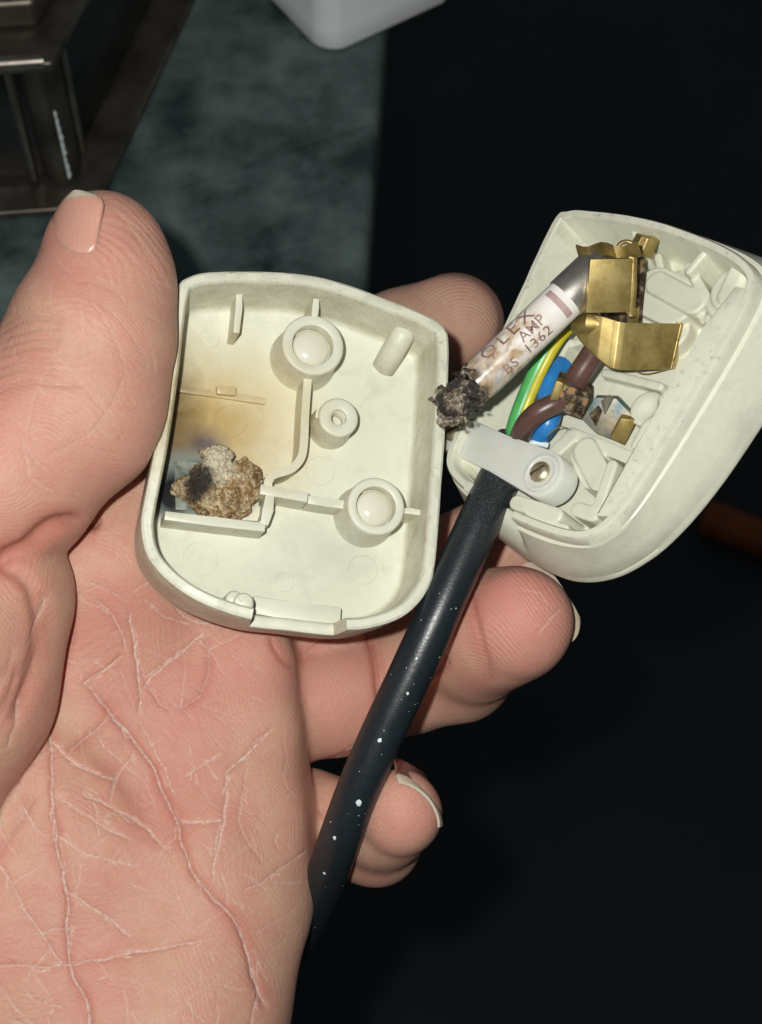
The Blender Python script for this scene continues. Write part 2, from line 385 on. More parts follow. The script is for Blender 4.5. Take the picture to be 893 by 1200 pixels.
M_BLUE = simple('blue_insulation', (0.02, 0.17, 0.50), (0.03, 0.22, 0.55), 0.35); M_BROWN = simple('brown_insulation', (0.075, 0.040, 0.034), (0.12, 0.06, 0.05), 0.35)

def skin():
    m = N('skin'); rl = m.attr('red_line'); ph = m.attr('ridge'); pk = m.attr('pink')
    a = m.noise(70, 5, 0.6); b = m.noise(320, 5, 0.65); c3 = m.noise(1100, 4, 0.7)
    c = m.mix(wh(m, a, 0.33, 0.66), (0.57, 0.365, 0.255), (0.575, 0.275, 0.215))
    c = m.mix(m.math('MULTIPLY', wh(m, b, 0.42, 0.75), 0.5), c, (0.53, 0.235, 0.185))
    c = m.mix(m.math('MULTIPLY', wh(m, c3, 0.45, 0.8), 0.28), c, (0.68, 0.43, 0.33))
    c = m.mix(pk, c, (0.58, 0.235, 0.195))
    c = m.mix(m.math('MULTIPLY', rl, 0.75), c, (0.42, 0.115, 0.085))
    wl = None; wid = m.math('MULTIPLY_ADD', m.noise(350, 4, 0.7), 0.30, 0.03)   # the thin dry lines of the palm, width varying along them
    wig = m.math('MULTIPLY_ADD', m.noise(900, 4, 0.7), 0.5, -0.25)
    for k in range(6):
        r_ = m.math('DIVIDE', m.math('ADD', m.attr('line_distance_%d' % k), wig), wid); g_ = m.math('MULTIPLY', m.math('EXPONENT', m.math('MULTIPLY', m.math('MULTIPLY', r_, r_), -1.0)), m.attr('line_strength_%d' % k))
        wl = g_ if wl is None else m.math('MAXIMUM', wl, g_)
    fl = wh(m, m.noise(1500, 5, 0.8), 0.42, 0.60)                          # dry flakes break the lines up
    c = m.mix(m.math('MULTIPLY', wl, m.math('MULTIPLY_ADD', fl, 0.75, 0.25)), c, (0.80, 0.67, 0.60))
    s = m.math('SINE', m.math('MULTIPLY', ph, 2*math.pi/0.55))
    rn = m.math('MULTIPLY', s, m.math('MULTIPLY', wh(m, m.noise(130, 3), 0.30, 0.55), m.attr('ridge_amt')))
    c = m.mix(m.math('MULTIPLY', m.math('MULTIPLY_ADD', rn, 0.5, 0.0, clamp=True), 0.42), c, (0.74, 0.54, 0.46))
    v = m.n('ShaderNodeTexVoronoi', feature='DISTANCE_TO_EDGE'); v.inputs['Scale'].default_value = 1150; m.l(m.coord(), v.inputs['Vector'])
    vor = m.ramp(v.outputs['Distance'], [(0.0, 0.0), (0.12, 1.0)])
    nr = m.bump(vor, 0.22, 0.0002); nr = m.bump(m.noise(1900, 6, 0.75), 0.42, 0.00028, nr)
    nr = m.bump(rn, 0.34, 0.00012, nr); nr = m.bump(m.math('MULTIPLY', wl, -1.0), 0.5, 0.00018, nr)
    rough = m.math('MULTIPLY_ADD', b, 0.25, 0.36)
    return m.fin(c, rough, 0, nr, Subsurface_Weight=0.65, Subsurface_Radius=(1.0, 0.26, 0.14), Subsurface_Scale=0.003, Specular_IOR_Level=0.42)
M_SKIN = skin()
def nailm(name, a, b):
    m = N(name); st = m.n('ShaderNodeMapping'); m.l(m.coord(), st.inputs['Vector']); st.inputs['Scale'].default_value = (7, 0.6, 1)
    r = m.noise(500, 3, 0.5, vec=st.outputs[0])
    return m.fin(m.mix(r, a, b), 0.28, 0, m.bump(r, 0.12, 0.0002), Subsurface_Weight=0.4, Subsurface_Radius=(1, 0.4, 0.3), Subsurface_Scale=0.0012)
M_NAIL = nailm('nail', (0.55, 0.26, 0.20), (0.66, 0.38, 0.30)); M_NAIL_TIP = nailm('nail_free_edge', (0.50, 0.43, 0.33), (0.60, 0.53, 0.42))
M_NAIL_DARK = nailm('bruised_nail', (0.14, 0.05, 0.045), (0.26, 0.10, 0.08))

# ================================================================== SETTING (world metres)
def wpt(px, py, z=None):
    """point of the view ray through a photo pixel on the level plane z"""
    o = MF @ Vector((0, 0, DIST*S)); d = MF.to_3x3() @ ray(px, py); t = (z - o.z)/d.z; return o + d*t
BENCH = 1.0
def floor_mat():
    m = N('dark_floor'); c = m.mix(m.noise(6, 6), (0.018, 0.026, 0.034), (0.034, 0.044, 0.052))
    return m.fin(c, 0.6, 0, m.bump(m.noise(60, 4), 0.2, 0.002))
def galv():
    m = N('galvanised_sheet'); a = m.noise(48, 6, 0.62, dist=0.2); b = m.noise(140, 5, 0.6)
    v = m.n('ShaderNodeTexVoronoi'); v.inputs['Scale'].default_value = 70; m.l(m.coord(), v.inputs['Vector'])
    c = m.mix(m.ramp(a, [(0.34, 0.0), (0.70, 1.0)]), (0.016, 0.034, 0.036), (0.21, 0.285, 0.275)); c = m.mix(m.math('MULTIPLY', v.outputs['Color'], 0.3), c, (0.14, 0.185, 0.18))
    return m.fin(c, m.math('MULTIPLY_ADD', b, 0.25, 0.42), 0.45, m.bump(b, 0.15, 0.001))
def wbuild(name, V, F, mat, angle=35): return build(name, V, F, mat, None, angle, None, 1.0)
def wbox_pts(lo, hi):
    V = [(x, y, z) for z in (lo[2], hi[2]) for y in (lo[1], hi[1]) for x in (lo[0], hi[0])]
    return V, [(0, 2, 3, 1), (4, 5, 7, 6), (0, 1, 5, 4), (1, 3, 7, 5), (3, 2, 6, 7), (2, 0, 4, 6)]
fl = wbuild('floor', [(-6, -6, 0), (6, -6, 0), (6, 6, 0), (-6, 6, 0)], [(0, 1, 2, 3)], floor_mat(), 0); fl['kind'] = 'structure'
e0 = wpt(428, 345, BENCH); e1 = wpt(452, 40, BENCH); ed = (e1 - e0).normalized(); en = Vector((-ed.y, ed.x, 0))
M_GALV = galv()
def rb(name, P, z0, z1, mat, bev, parent=None):
    bm = bmesh.new(); top = [bm.verts.new((p[0], p[1], z1)) for p in P]; bot = [bm.verts.new((p[0], p[1], z0)) for p in P]; n = len(P)
    bm.faces.new(top); bm.faces.new(bot[::-1])
    for i in range(n): bm.faces.new((top[i], bot[i], bot[(i+1) % n], top[(i+1) % n]))
    bmesh.ops.recalc_face_normals(bm, faces=bm.faces)
    if bev: bmesh.ops.bevel(bm, geom=list(bm.edges), offset=bev, segments=3, profile=0.5, affect='EDGES')
    return from_bm(name, bm, mat, parent, 35, 1.0)
def quad(o, a, b, la0, la1, lb0, lb1): return [o + a*i + b*j for i, j in ((la0, lb0), (la1, lb0), (la1, lb1), (la0, lb1))]
bench = rb('worktop', quad(e0, ed, en, -0.05, 1.0, 0.0, 1.2), BENCH-0.025, BENCH, M_GALV, 0.003); tag(bench, 'dark mottled galvanised metal worktop beneath the hand', 'worktop')
bench.name = 'worktop'
sm_ = rb('sheet_seam', quad(wpt(185, 232, BENCH), (wpt(440, 145, BENCH)-wpt(185, 232, BENCH)).normalized(), Vector((0, 1, 0)), 0, (wpt(440, 145, BENCH)-wpt(185, 232, BENCH)).length*.97, 0, 0.0006), BENCH-0.001, BENCH+0.0006, M_GALV, 0, None)
sm_.parent = bench
# --- the steel and black enamel appliance standing on the worktop
M_STEEL = simple('worn_steel', (0.30, 0.27, 0.23), (0.46, 0.42, 0.36), 0.36, 1.0, 120, 0.3, 700)
M_STEEL_DK = simple('greasy_steel', (0.07, 0.062, 0.05), (0.15, 0.135, 0.11), 0.42, 0.8, 90, 0.3, 600)
def enamel():
    m = N('black_enamel'); s_ = wh(m, m.noise(900, 3, 0.8), 0.66, 0.75)
    c = m.mix(m.math('MULTIPLY', s_, 0.35), (0.006, 0.006, 0.008), (0.22, 0.20, 0.17)); return m.fin(c, m.math('MULTIPLY_ADD', m.noise(60, 4), 0.2, 0.12), 0, m.bump(m.noise(200, 4), 0.1, 0.0004))
M_ENAMEL = enamel()
AB = wpt(92, 228, BENCH); AB.z = BENCH
ar = Vector((0.24, 0.97, 0)).normalized(); al = Vector((-0.99, -0.10, 0)).normalized(); AH = 0.044
app = bpy.data.objects.new('countertop_appliance', None); COL.objects.link(app); app.location = AB
tag(app, 'black enamel appliance with worn steel corner post on the worktop', 'appliance')
def put(o):
    o.parent = app; o.matrix_parent_inverse = Matrix.Translation(AB).inverted(); return o
put(rb('base_flange', quad(AB, ar, al, -0.008, 0.30, -0.008, 0.24), BENCH+0.0004, BENCH+0.003, M_STEEL_DK, 0.0008))
put(rb('black_panel', quad(AB, ar, al, 0.003, 0.28, 0.0025, 0.22), BENCH+0.005, BENCH+AH-0.002, M_ENAMEL, 0.001))
cpath = [AB + ar*0.0055 + al*0.0055 + Vector((0, 0, z)) for z in (0.005, AH*0.5, AH-0.001)]
V, F = tube(cpath, 0.0052, 20); put(wbuild('corner_post', V, F, M_STEEL_DK))
for k, (d1, d2) in enumerate(((ar, al), (al, ar))):                       # thin seams beside the post
    p = AB + d1*0.0115 - d2*0.0008 + Vector((0, 0, 0.005)); V, F = tube([p+d2*0.003, p+d2*0.003+Vector((0, 0, AH-0.007))], 0.0012, 8); put(wbuild('corner_trim', V, F, M_STEEL))
put(rb('top_frame', quad(AB, ar, al, -0.001, 0.28, -0.001, 0.22), BENCH+AH-0.0015, BENCH+AH+0.0015, M_STEEL_DK, 0.0008))
V, F = tube([AB + ar*0.0005 + al*0.0015 + Vector((0, 0, AH+0.001)), AB + al*0.10 + ar*0.0005 + Vector((0, 0, AH+0.001))], 0.0018, 12); put(wbuild('front_lip', V, F, M_STEEL))
tr = put(rb('wire_tray', quad(AB, ar, al, 0.012, 0.16, 0.006, 0.16), BENCH+AH+0.0015, BENCH+AH+0.010, M_STEEL_DK, 0.002))
V, F = [], []
for i in range(14):
    for j in range(10):
        for q, (a_, b_) in enumerate((((-1, 0), (1, 0)), ((0, -1), (0, 1)))):
            c_ = AB + ar*(0.015+0.0042*i) + al*(0.009+0.0042*j) + Vector((0, 0, AH+0.0102))
            v_, f_ = tube([c_+(ar*a_[0]+al*a_[1])*0.0021, c_+Vector((0, 0, 0.0008)), c_+(ar*b_[0]+al*b_[1])*0.0021], 0.0007, 5, False)
            o_ = len(V); V += v_; F += [tuple(x+o_ for x in f) for f in f_]
wv = put(wbuild('woven_mesh', V, F, M_STEEL)); wv['kind'] = 'stuff'
V, F = [], []
for i in range(9):                                                       # chipped bare metal on the post
    t = 0.016+0.0026*i; c_ = AB + (ar+al)*0.0055 - (ar*0.80+al*0.60).normalized()*0.0051 + Vector((0, 0, AH-t)); r_ = random.uniform(0.0004, 0.0011)
    v_ = [c_ + al*(r_*math.cos(a)*random.uniform(.5, 1)) + Vector((0, 0, 2*r_*math.sin(a))) - (ar+al).normalized()*0.0002 for a in np.linspace(0, 6.28, 9)[:-1]]
    o_ = len(V); V += v_; F.append(tuple(range(o_, o_+8)))
put(wbuild('paint_chip', V, F, M_PAINT, 0))
# --- white tub
def tub_mat():
    m = N('white_tub'); return m.fin(m.mix(m.noise(30, 4), (0.76, 0.80, 0.81), (0.80, 0.83, 0.84)), 0.4, 0, m.bump(m.noise(90, 3), 0.1, 0.001))
M_TUB = tub_mat(); T0 = wpt(378, 66, BENCH); td1 = Vector((0.83, 0.558, 0)); td2 = Vector((-0.558, 0.83, 0))
tub = bpy.data.objects.new('plastic_tub', None); COL.objects.link(tub); tub.location = T0; tag(tub, 'white plastic tub standing on the worktop edge', 'tub')
def tub_ring(g, z, n=12, r=0.006):
    P = []; Lx, Ly = 0.046, 0.046
    for cx, cy, a0 in ((r, r, 180), (Lx-r, r, 270), (Lx-r, Ly-r, 0), (r, Ly-r, 90)):
        for k in range(n+1):
            a = math.radians(a0+90*k/n); x = cx+r*math.cos(a); y = cy+r*math.sin(a)
            bow = -0.004*math.sin(math.pi*min(max(x/Lx, 0), 1)) if y < Ly/2 else 0.004*math.sin(math.pi*min(max(x/Lx, 0), 1))
            x = Lx/2+(x-Lx/2)*(1+g); y = Ly/2+(y+bow-Ly/2)*(1+g); P.append(T0 + td1*x + td2*y + Vector((0, 0, z)))
    return P
V, F = loft([tub_ring(-.05, .0005), tub_ring(-.01, .001), tub_ring(0, .003), tub_ring(0, .008), tub_ring(-.03, .0095), tub_ring(.06, .060), tub_ring(.03, .060), tub_ring(-.06, .011)])
o = wbuild('tub_body', V, F, M_TUB); o.parent = tub; o.matrix_parent_inverse = Matrix.Translation(T0).inverted()
V, F = loft([tub_ring(.075, .056), tub_ring(.10, .056), tub_ring(.10, .060), tub_ring(.06, .061)], False, False)
o = wbuild('tub_rim', V, F, M_TUB); o.parent = tub; o.matrix_parent_inverse = Matrix.Translation(T0).inverted()
# --- orange-brown board on the floor, lost in the dark
p0 = wpt(822, 612, 0); dd = (wpt(893, 640, 0)-p0).normalized()
bd = rb('wooden_board', quad(p0, dd, Vector((-dd.y, dd.x, 0)), 0, 0.55, -0.014, 0.014), 0.002, 0.022, simple('orange_wood', (0.42, 0.11, 0.02), (0.34, 0.08, 0.015), 0.6, 0, 40, 0.2, 200), 0.003)
tag(bd, 'dim orange brown wooden strip on the dark floor', 'board')

# ================================================================== HAND
HF = Frame(at(60, 1250, -12), (0, 0, 1), 0)
fld = Field((-105, -150, -90), (45, 62, 34), 0.8)
def G(p): return tuple(at(p[0], p[1], p[2])) + (p[3],)
def chain(pts, k=3.0, base=None, pad=9):
    D = fld.new() if base is None else base; P = [G(p) for p in pts]
    for a, b in zip(P[:-1], P[1:]): fld.capsule(D, a[:3], b[:3], a[3], b[3], k, pad)
    return D
palm = fld.new()
W = (-60, 1530, -14, 25)
for c in ([(225, 650, -31, 12.5), (150, 850, -25, 14), (60, 1120, -19, 19), W],
          [(262, 752, -30, 12.5), (205, 930, -24, 14), (110, 1180, -16, 19), W],
          [(268, 850, -27, 13.2), (225, 1000, -22, 15), (130, 1240, -14, 20), W],
          [(270, 955, -24, 13), (252, 1060, -18, 14.0), (203, 1190, -13, 16.5), (110, 1380, -14, 21), W],
          [(165, 590, -23, 12), (115, 670, -19, 13), (70, 860, -22, 15), (0, 1080, -16, 19), W],
          [W, (-160, 1900, -20, 27)]):
    palm = chain(c, 9.0, palm, 14)
def ell(D, px, py, z, r, k, sub=False): fld.ellipsoid(D, at(px, py, z), r, k, sub=sub)
# pads of the palm (distal pads, hypothenar heel) and the hollow
for e in ((292, 775, -20, (7, 7, 5)), (296, 860, -18, (7, 8, 5)), (292, 960, -15, (8, 9, 5)), (215, 745, -22, (7, 7, 4)), (222, 1090, -9, (10, 20, 7)), (60, 1010, -4, (15, 20, 6))):
    ell(palm, *e, 5.0)
ell(palm, 165, 830, 1, (12, 16, 6), 8.0, True)
fing = {}
fing['index'] = chain([(225, 640, -33, 10.5), (310, 555, -48, 10.4), (395, 462, -62, 10.4), (470, 403, -70, 10.4), (532, 379, -73, 10.1)])
fing['middle'] = chain([(262, 752, -33, 10), (370, 722, -41, 10.2), (470, 690, -46, 9.8), (600, 628, -48, 9.0), (680, 588, -44, 8.5)])
fing['ring'] = chain([(268, 850, -30, 10.5), (395, 815, -37, 10.2), (478, 795, -39, 9.6), (538, 782, -35, 9.3), (560, 752, -24, 9.4), (584, 737, -18, 9.6), (607, 730, -15, 9.3)])
fing['little'] = chain([(280, 962, -29, 9), (360, 962, -33, 8.6), (412, 975, -33, 8.0), (440, 985, -27, 7.4), (450, 962, -18, 7.4), (468, 953, -12, 7.2)])
# flesh between the creases of the fingers
for n_, L in (('ring', ((398, 822, -33, (7.0, 8.8, 6.5)), (484, 790, -36, (5.5, 8.6, 7.5)), (612, 728, -11, (7.6, 8.0, 5.5)))),
              ('middle', ((380, 735, -36, (8, 8.6, 6)),)), ('little', ((386, 965, -29, (5.5, 7.2, 5.6)), (470, 948, -8, (5.6, 6.2, 4.6)))), ('index', ((528, 376, -67, (9, 8.5, 5)),))):
    for e in L: ell(fing[n_], *e, 2.5)
thumb = chain([(120, 290, 4, 8.9), (124, 330, 5, 9.8), (108, 390, 5.5, 12.2), (78, 475, 5, 13.9), (-6, 556, 5, 15.2), (-140, 640, -2, 16)], 4.0)
ell(thumb, 140, 335, 3, (7.2, 11, 8), 3.0); ell(thumb, 112, 470, 6, (9.5, 12, 10), 5)
Xg, Yg, Zg = np.meshgrid(*fld.ax, indexing='ij', sparse=True)              # the thumb is pressed flat by the side of the cover
cu_ = (Xg-CV.o.x)*CV.ex.x + (Yg-CV.o.y)*CV.ex.y + (Zg-CV.o.z)*CV.ex.z; cv_ = (Xg-CV.o.x)*CV.ey.x + (Yg-CV.o.y)*CV.ey.y + (Zg-CV.o.z)*CV.ey.z; cw_ = (Xg-CV.o.x)*CV.ez.x + (Yg-CV.o.y)*CV.ez.y + (Zg-CV.o.z)*CV.ez.z
cut = np.maximum(-21.75+0.08*cv_-cu_, cw_-0.6)
thumb = -smin(-thumb, cut, 0.8)

then = chain([(-60, 640, -2, 13), (-26, 700, 3, 13.5), (-70, 800, 4, 17), (-170, 960, -2, 20), (-160, 1200, -10, 26)], 6.0)
then2 = chain([(-58, 735, 12, 10.6), (-78, 800, 13, 11), (-130, 900, 10, 12)], 4.0)
D = palm
for n_ in ('index', 'middle', 'ring', 'little'): D = smin(D, fing[n_], 1.1)
t_ = smin(then, then2, 1.6); t_ = smin(t_, thumb, 1.0); D = smin(D, t_, 0.7)
V, Q = surface_nets(D, fld.lo, fld.h); V = laplace(V.astype(np.float64), Q, 6)
me = quads_mesh('hand_cage', V, Q, 1.0); ob = bpy.data.objects.new('hand_cage', me); COL.objects.link(ob)
md = ob.modifiers.new('s', 'SUBSURF'); md.levels = 1; md.render_levels = 1
bpy.context.view_layer.update(); ev = ob.evaluated_get(bpy.context.evaluated_depsgraph_get()); m2 = bpy.data.meshes.new_from_object(ev)
bpy.data.objects.remove(ob); nV = len(m2.vertices)
X = np.empty(nV*3, np.float32); m2.vertices.foreach_get('co', X); X = X.reshape(-1, 3).astype(np.float64)
NN = np.empty(nV*3, np.float32); m2.vertex_normals.foreach_get('vector', NN); NN = NN.reshape(-1, 3)
palmface = np.clip(NN[:, 2]*2.2, 0, 1)                                   # skin that faces out of the palm side
# --- creases, given in the plane of the palm
NG = 6; LD_ = np.full((NG, nV), 2.0); LS_ = np.zeros((NG, nV)); LP_ = [[] for _ in range(NG)]   # line groups: signed distance and strength
red = np.zeros(nV); disp = np.zeros(nV)
def crease(pts, z, width, depth, wht, rd, jit=0.25, zr=None):
    P = np.array([tuple(at(p[0], p[1], z))[:2] for p in pts]); P = catmull(P, 8, False)
    P = P + np.array([[mnoise.noise((x*0.35, y*0.35, 3.1)), mnoise.noise((x*0.35, y*0.35, 9.7))] for x, y in P])*jit
    lo, hi = P.min(0)-3, P.max(0)+3
    s = np.where((X[:, 0] > lo[0]) & (X[:, 0] < hi[0]) & (X[:, 1] > lo[1]) & (X[:, 1] < hi[1]) & (palmface > 0) & ((np.abs(X[:, 2]-z) < (zr or 24))))[0]
    if not len(s): return
    d = np.full(len(s), 9.0); tt = np.zeros(len(s)); sg = np.ones(len(s)); xs = X[s, :2]
    for i in range(len(P)-1):
        a, b = P[i], P[i+1]; ab = b-a; t = np.clip(((xs-a)@ab)/(ab@ab+1e-9), 0, 1); r_ = xs-a-t[:, None]*ab; q = np.linalg.norm(r_, axis=1)
        m_ = q < d; d[m_] = q[m_]; tt[m_] = (i+t[m_])/(len(P)-1); sg[m_] = np.sign(ab[0]*r_[m_, 1]-ab[1]*r_[m_, 0])
    ends = np.clip(np.minimum(tt, 1-tt)*9+0.05, 0, 1); pf = palmface[s]*ends
    disp[s] -= depth*np.exp(-(d/width)**2)*pf; red[s] = np.maximum(red[s], rd*np.exp(-(d/(width*2.2+0.3))**2)*pf)
    if wht <= 0: return
    g = next((k for k in range(NG) if not LP_[k] or np.min(np.linalg.norm(np.vstack(LP_[k])[:, None]-P[None, ::2], axis=2)) > 2.2), None)
    if g is None: return
    LP_[g].append(P[::2]); st = wht*pf*np.clip(1-(d-0.6)/0.35, 0, 1); m_ = d < 1.0; k_ = s[m_]
    LD_[g][k_] = (d*sg)[m_]; LS_[g][k_] = st[m_]
def cr8(*p): return [(x*0.448, 700+y*0.448) for x, y in p]               # read off the palm detail
for pts, wd, dp, wh_, rd_ in (
    (cr8((150, 230), (175, 345), (185, 430), (205, 600), (230, 700), (240, 860), (290, 960), (330, 1090)), .38, .45, .75, .55),
    (cr8((240, 195), (320, 300), (400, 400), (470, 530), (540, 680), (640, 800), (690, 960), (715, 1020)), .42, .50, .75, .7),
    (cr8((175, 345), (240, 405), (330, 455)), .25, .18, .8, .2), (cr8((370, 250), (440, 170), (540, 90)), .25, .2, .95, .35),
    (cr8((358, 20), (370, 130), (380, 230), (378, 290)), .28, .25, .9, .4), (cr8((235, 220), (290, 180), (340, 140)), .25, .2, .7, .5),
    (cr8((215, 385), (260, 340), (305, 298)), .3, .2, .55, .6), (cr8((50, 870), (240, 875), (400, 850), (590, 825)), .3, .22, .7, .3),
    (cr8((60, 630), (110, 700), (160, 780), (235, 885)), .25, .2, .65, .2), (cr8((190, 470), (280, 530), (380, 590)), .22, .15, .6, .2),
    (cr8((230, 700), (290, 745), (350, 790), (380, 820)), .3, .2, .7, .2), (cr8((600, 445), (650, 400), (712, 338)), .3, .2, .9, .3),
    (cr8((605, 440), (600, 560), (575, 695)), .22, .15, .8, .2), (cr8((480, 550), (540, 555), (600, 553)), .2, .12, .7, .1),
    (cr8((650, 725), (730, 690), (805, 650)), .25, .2, .6, .3), (cr8((500, 452), (545, 420), (590, 390)), .2, .12, .6, .2),
    (cr8((250, 470), (340, 520), (420, 575), (480, 630)), .25, .18, .65, .25), (cr8((110, 490), (150, 545), (175, 570)), .22, .12, .6, .1),
    (cr8((540, 90), (552, 180), (530, 245), (470, 290)), .3, .25, .3, .55), (cr8((385, 180), (420, 260), (460, 290)), .25, .18, .4, .4),
    (cr8((0, 700), (70, 600), (150, 470)), .4, .25, .2, .4), (cr8((280, 0), (330, 60), (350, 130)), .25, .2, .6, .4),
    (cr8((60, 370), (100, 470), (125, 510)), .2, .1, .6, 0), (cr8((320, 500), (340, 430), (370, 390)), .22, .12, .6, .15),
    (cr8((380, 310), (430, 400), (480, 500)), .2, .12, .6, .3), (cr8((700, 660), (640, 560), (660, 420)), .22, .12, .3, .2),
    (cr8((200, 570), (290, 620), (400, 650)), .2, .12, .6, .1), (cr8((160, 800), (220, 790), (260, 790)), .2, .1, .6, .1),
    (cr8((460, 20), (520, 70), (560, 60)), .22, .12, .7, .2), (cr8((390, 0), (440, 40), (500, 70)), .22, .12, .6, .2),
    (cr8((680, 900), (690, 980), (670, 1060)), .22, .12, .6, .2), (cr8((140, 930), (180, 955), (240, 965)), .22, .12, .5, .2)):
    crease(pts, -16, wd, dp*.8, wh_, rd_, 0.45)
    for k in range(int(len(pts)*1.6)):                                   # broken strands beside each line
        i_ = k % (len(pts)-1); a_, b_ = np.array(pts[i_]), np.array(pts[i_+1]); f0_ = random.uniform(-.1, .7); o1, o2 = np.random.uniform(-5, 5, 2), np.random.uniform(-5, 5, 2)
        q0, q1 = a_+(b_-a_)*f0_+o1, a_+(b_-a_)*(f0_+random.uniform(.25, .5))+o2; crease([q0, (q0+q1)/2+np.random.uniform(-2, 2, 2), q1], -16, .17, .07, wh_*random.uniform(.3, .9), rd_*.4)
rng = random.Random(4)
for i in range(230):                                                     # many short fine lines over the palm
    x0 = rng.uniform(20, 335); y0 = rng.uniform(640, 1190); a = rng.choice((0.9, 1.1, 0.5, -0.7, -0.3, 1.4))+rng.uniform(-.3, .3); L = rng.uniform(14, 52)
    dx, dy = math.cos(a)*L, math.sin(a)*L; crease([(x0, y0), (x0+dx*.5+rng.uniform(-4, 4), y0+dy*.5), (x0+dx, y0+dy)], -16, .17, .05, rng.uniform(.08, .42), .1)
# finger creases
for pts, z, wd, dp, wh_, rd_, zr in (
    ([(428, 735), (440, 780), (446, 835)], -28, .55, .8, 0, .9, 14), ([(436, 735), (446, 780), (450, 830)], -28, .3, .3, .2, .5, 14),
    ([(318, 735), (345, 775), (380, 750), (440, 730)], -28, .4, .3, 0, .6, 14), ([(357, 905), (395, 895), (430, 880)], -25, .4, .3, .0, .6, 12),
    ([(500, 800), (520, 770), (530, 740)], -28, .4, .5, .1, .6, 14), ([(548, 690), (560, 740), (575, 800)], -16, .5, .25, 0, .5, 9),
    ([(395, 985), (385, 960), (372, 940)], -26, .4, .5, 0, .6, 10), ([(385, 900), (420, 870), (440, 850)], -28, .25, .1, .5, .1, 12),
    ([(626, 745), (640, 727), (655, 715)], -8, .16, .05, .5, .1, 9), ([(612, 690), (632, 697), (640, 712)], -8, .16, .05, .3, .1, 9),
    ([(505, 345), (508, 375), (515, 420)], -38, .4, .35, .2, .4, 14)):
    crease(pts, z, wd, dp, wh_, rd_, zr=zr)
# thumb: dorsal wrinkles at the joint, scratches on the pad
for i in range(9):
    y = 372+i*11+rng.uniform(-3, 3); crease([(0, y+6), (30+rng.uniform(0, 30), y-4), (70+rng.uniform(0, 50), y+rng.uniform(-6, 10))], 14, .45, .14, .15, .3, zr=14)
for pts in ([(125, 235), (150, 262), (175, 305), (193, 330)], [(118, 355), (150, 385), (180, 430)], [(110, 350), (135, 390), (150, 430)], [(95, 330), (120, 335), (140, 345)], [(70, 420), (110, 460), (150, 520)], [(60, 440), (40, 520), (70, 560)], [(0, 430), (50, 432), (90, 440)], [(150, 440), (120, 500), (60, 540)]):
    crease(pts, 14, .3, .07, .16, .12, zr=18)
for i in range(46):
    x0 = rng.uniform(0, 185); y0 = rng.uniform(300, 600); a = rng.uniform(0.2, 1.5); L = rng.uniform(12, 40)
    crease([(x0, y0), (x0+math.cos(a)*L*.5+rng.uniform(-3, 3), y0+math.sin(a)*L*.5), (x0+math.cos(a)*L, y0+math.sin(a)*L)], 12, .2, .05, rng.uniform(.08, .24), .1, zr=22)
crease([(102, 612), (75, 614), (45, 638), (12, 656), (-30, 668)], 8, 1.1, 1.5, 0, .9, zr=22)
crease([(2, 662), (26, 676), (40, 705), (44, 745), (34, 800), (20, 850)], 14, 1.0, 1.0, 0, .5, zr=20)
crease([(50, 690), (58, 740), (46, 800)], 12, .8, .4, 0, .3, zr=20)
for i in range(10):
    x0 = rng.uniform(0, 70); y0 = rng.uniform(690, 860); crease([(x0, y0), (x0-6, y0+30), (x0-20, y0+60)], 14, .35, .16, .45, .1, zr=16)
low = np.array([mnoise.noise((p[0]*.11, p[1]*.11, p[2]*.11)) for p in X[::1]]) if nV < 600000 else 0
X2 = X + NN*(disp + 0.22*low)[:, None]
# --- friction ridges: a phase in mm that runs across the ridges
def near(c, r): return np.exp(-np.sum((X-np.array(tuple(c)))**2, 1)/(r*r))
ph = X[:, 0]*0.80 + X[:, 1]*0.45 + 1.1*low*3 + 0.012*(X[:, 0]+20)**2; amt = 0.55*palmface*(X[:, 0] > -58)
amt = amt*0.5*np.where(X[:, 2] > -2, 1.25, 1.0)
for c, cen, r, st, am in ((at(606, 722, -6), at(560, 790, -14), 13, (1.0, 0.8, .6), .55), (at(470, 945, -5), at(432, 985, -12), 10, (1.0, .8, .6), .4), (at(535, 375, -64), at(540, 430, -66), 16, (1.0, .75, .5), 1.0), (at(160, 270, 6), at(80, 420, 4), 14, (.9, .7, .8), .55)):
    wgt = np.clip(near(c, r)*3-.6, 0, 1); rad = np.sqrt(np.sum(((X-np.array(tuple(cen)))*np.array(st))**2, 1)); ph = np.where(wgt > 0, rad+1.2*low, ph); amt = np.where(wgt > 0, am*wgt, amt)
pink = np.zeros(nV)
for c, r, a in ((at(612, 722, -8), 11, .75), (at(474, 950, -6), 8, .55), (at(90, 290, 12), 10, .35), (at(235, 800, -14), 16, .5), (at(150, 760, -14), 14, .45), (at(395, 810, -26), 10, .45), (at(30, 560, 22), 16, .35), (at(130, 1080, -4), 18, .25), (at(290, 880, -14), 12, .3)):
    pink = np.maximum(pink, a*near(c, r))
m2.vertices.foreach_set('co', ((X2 - np.array(tuple(HF.o)))*S).astype(np.float32).ravel())
for nm, arr in tuple(('line_distance_%d' % k, LD_[k]) for k in range(NG)) + tuple(('line_strength_%d' % k, LS_[k]) for k in range(NG)) + (('red_line', np.clip(red, 0, 1)), ('ridge', ph), ('ridge_amt', amt), ('pink', np.clip(pink, 0, 1))):
    a_ = m2.attributes.new(nm, 'FLOAT', 'POINT'); a_.data.foreach_set('value', np.broadcast_to(arr, nV).astype(np.float32))
m2.update()
hand = root('hand', HF, 'left hand held palm up, thumb gripping the cream plug cover', 'hand')
sk = link('skin', m2, M_SKIN, hand, 0)
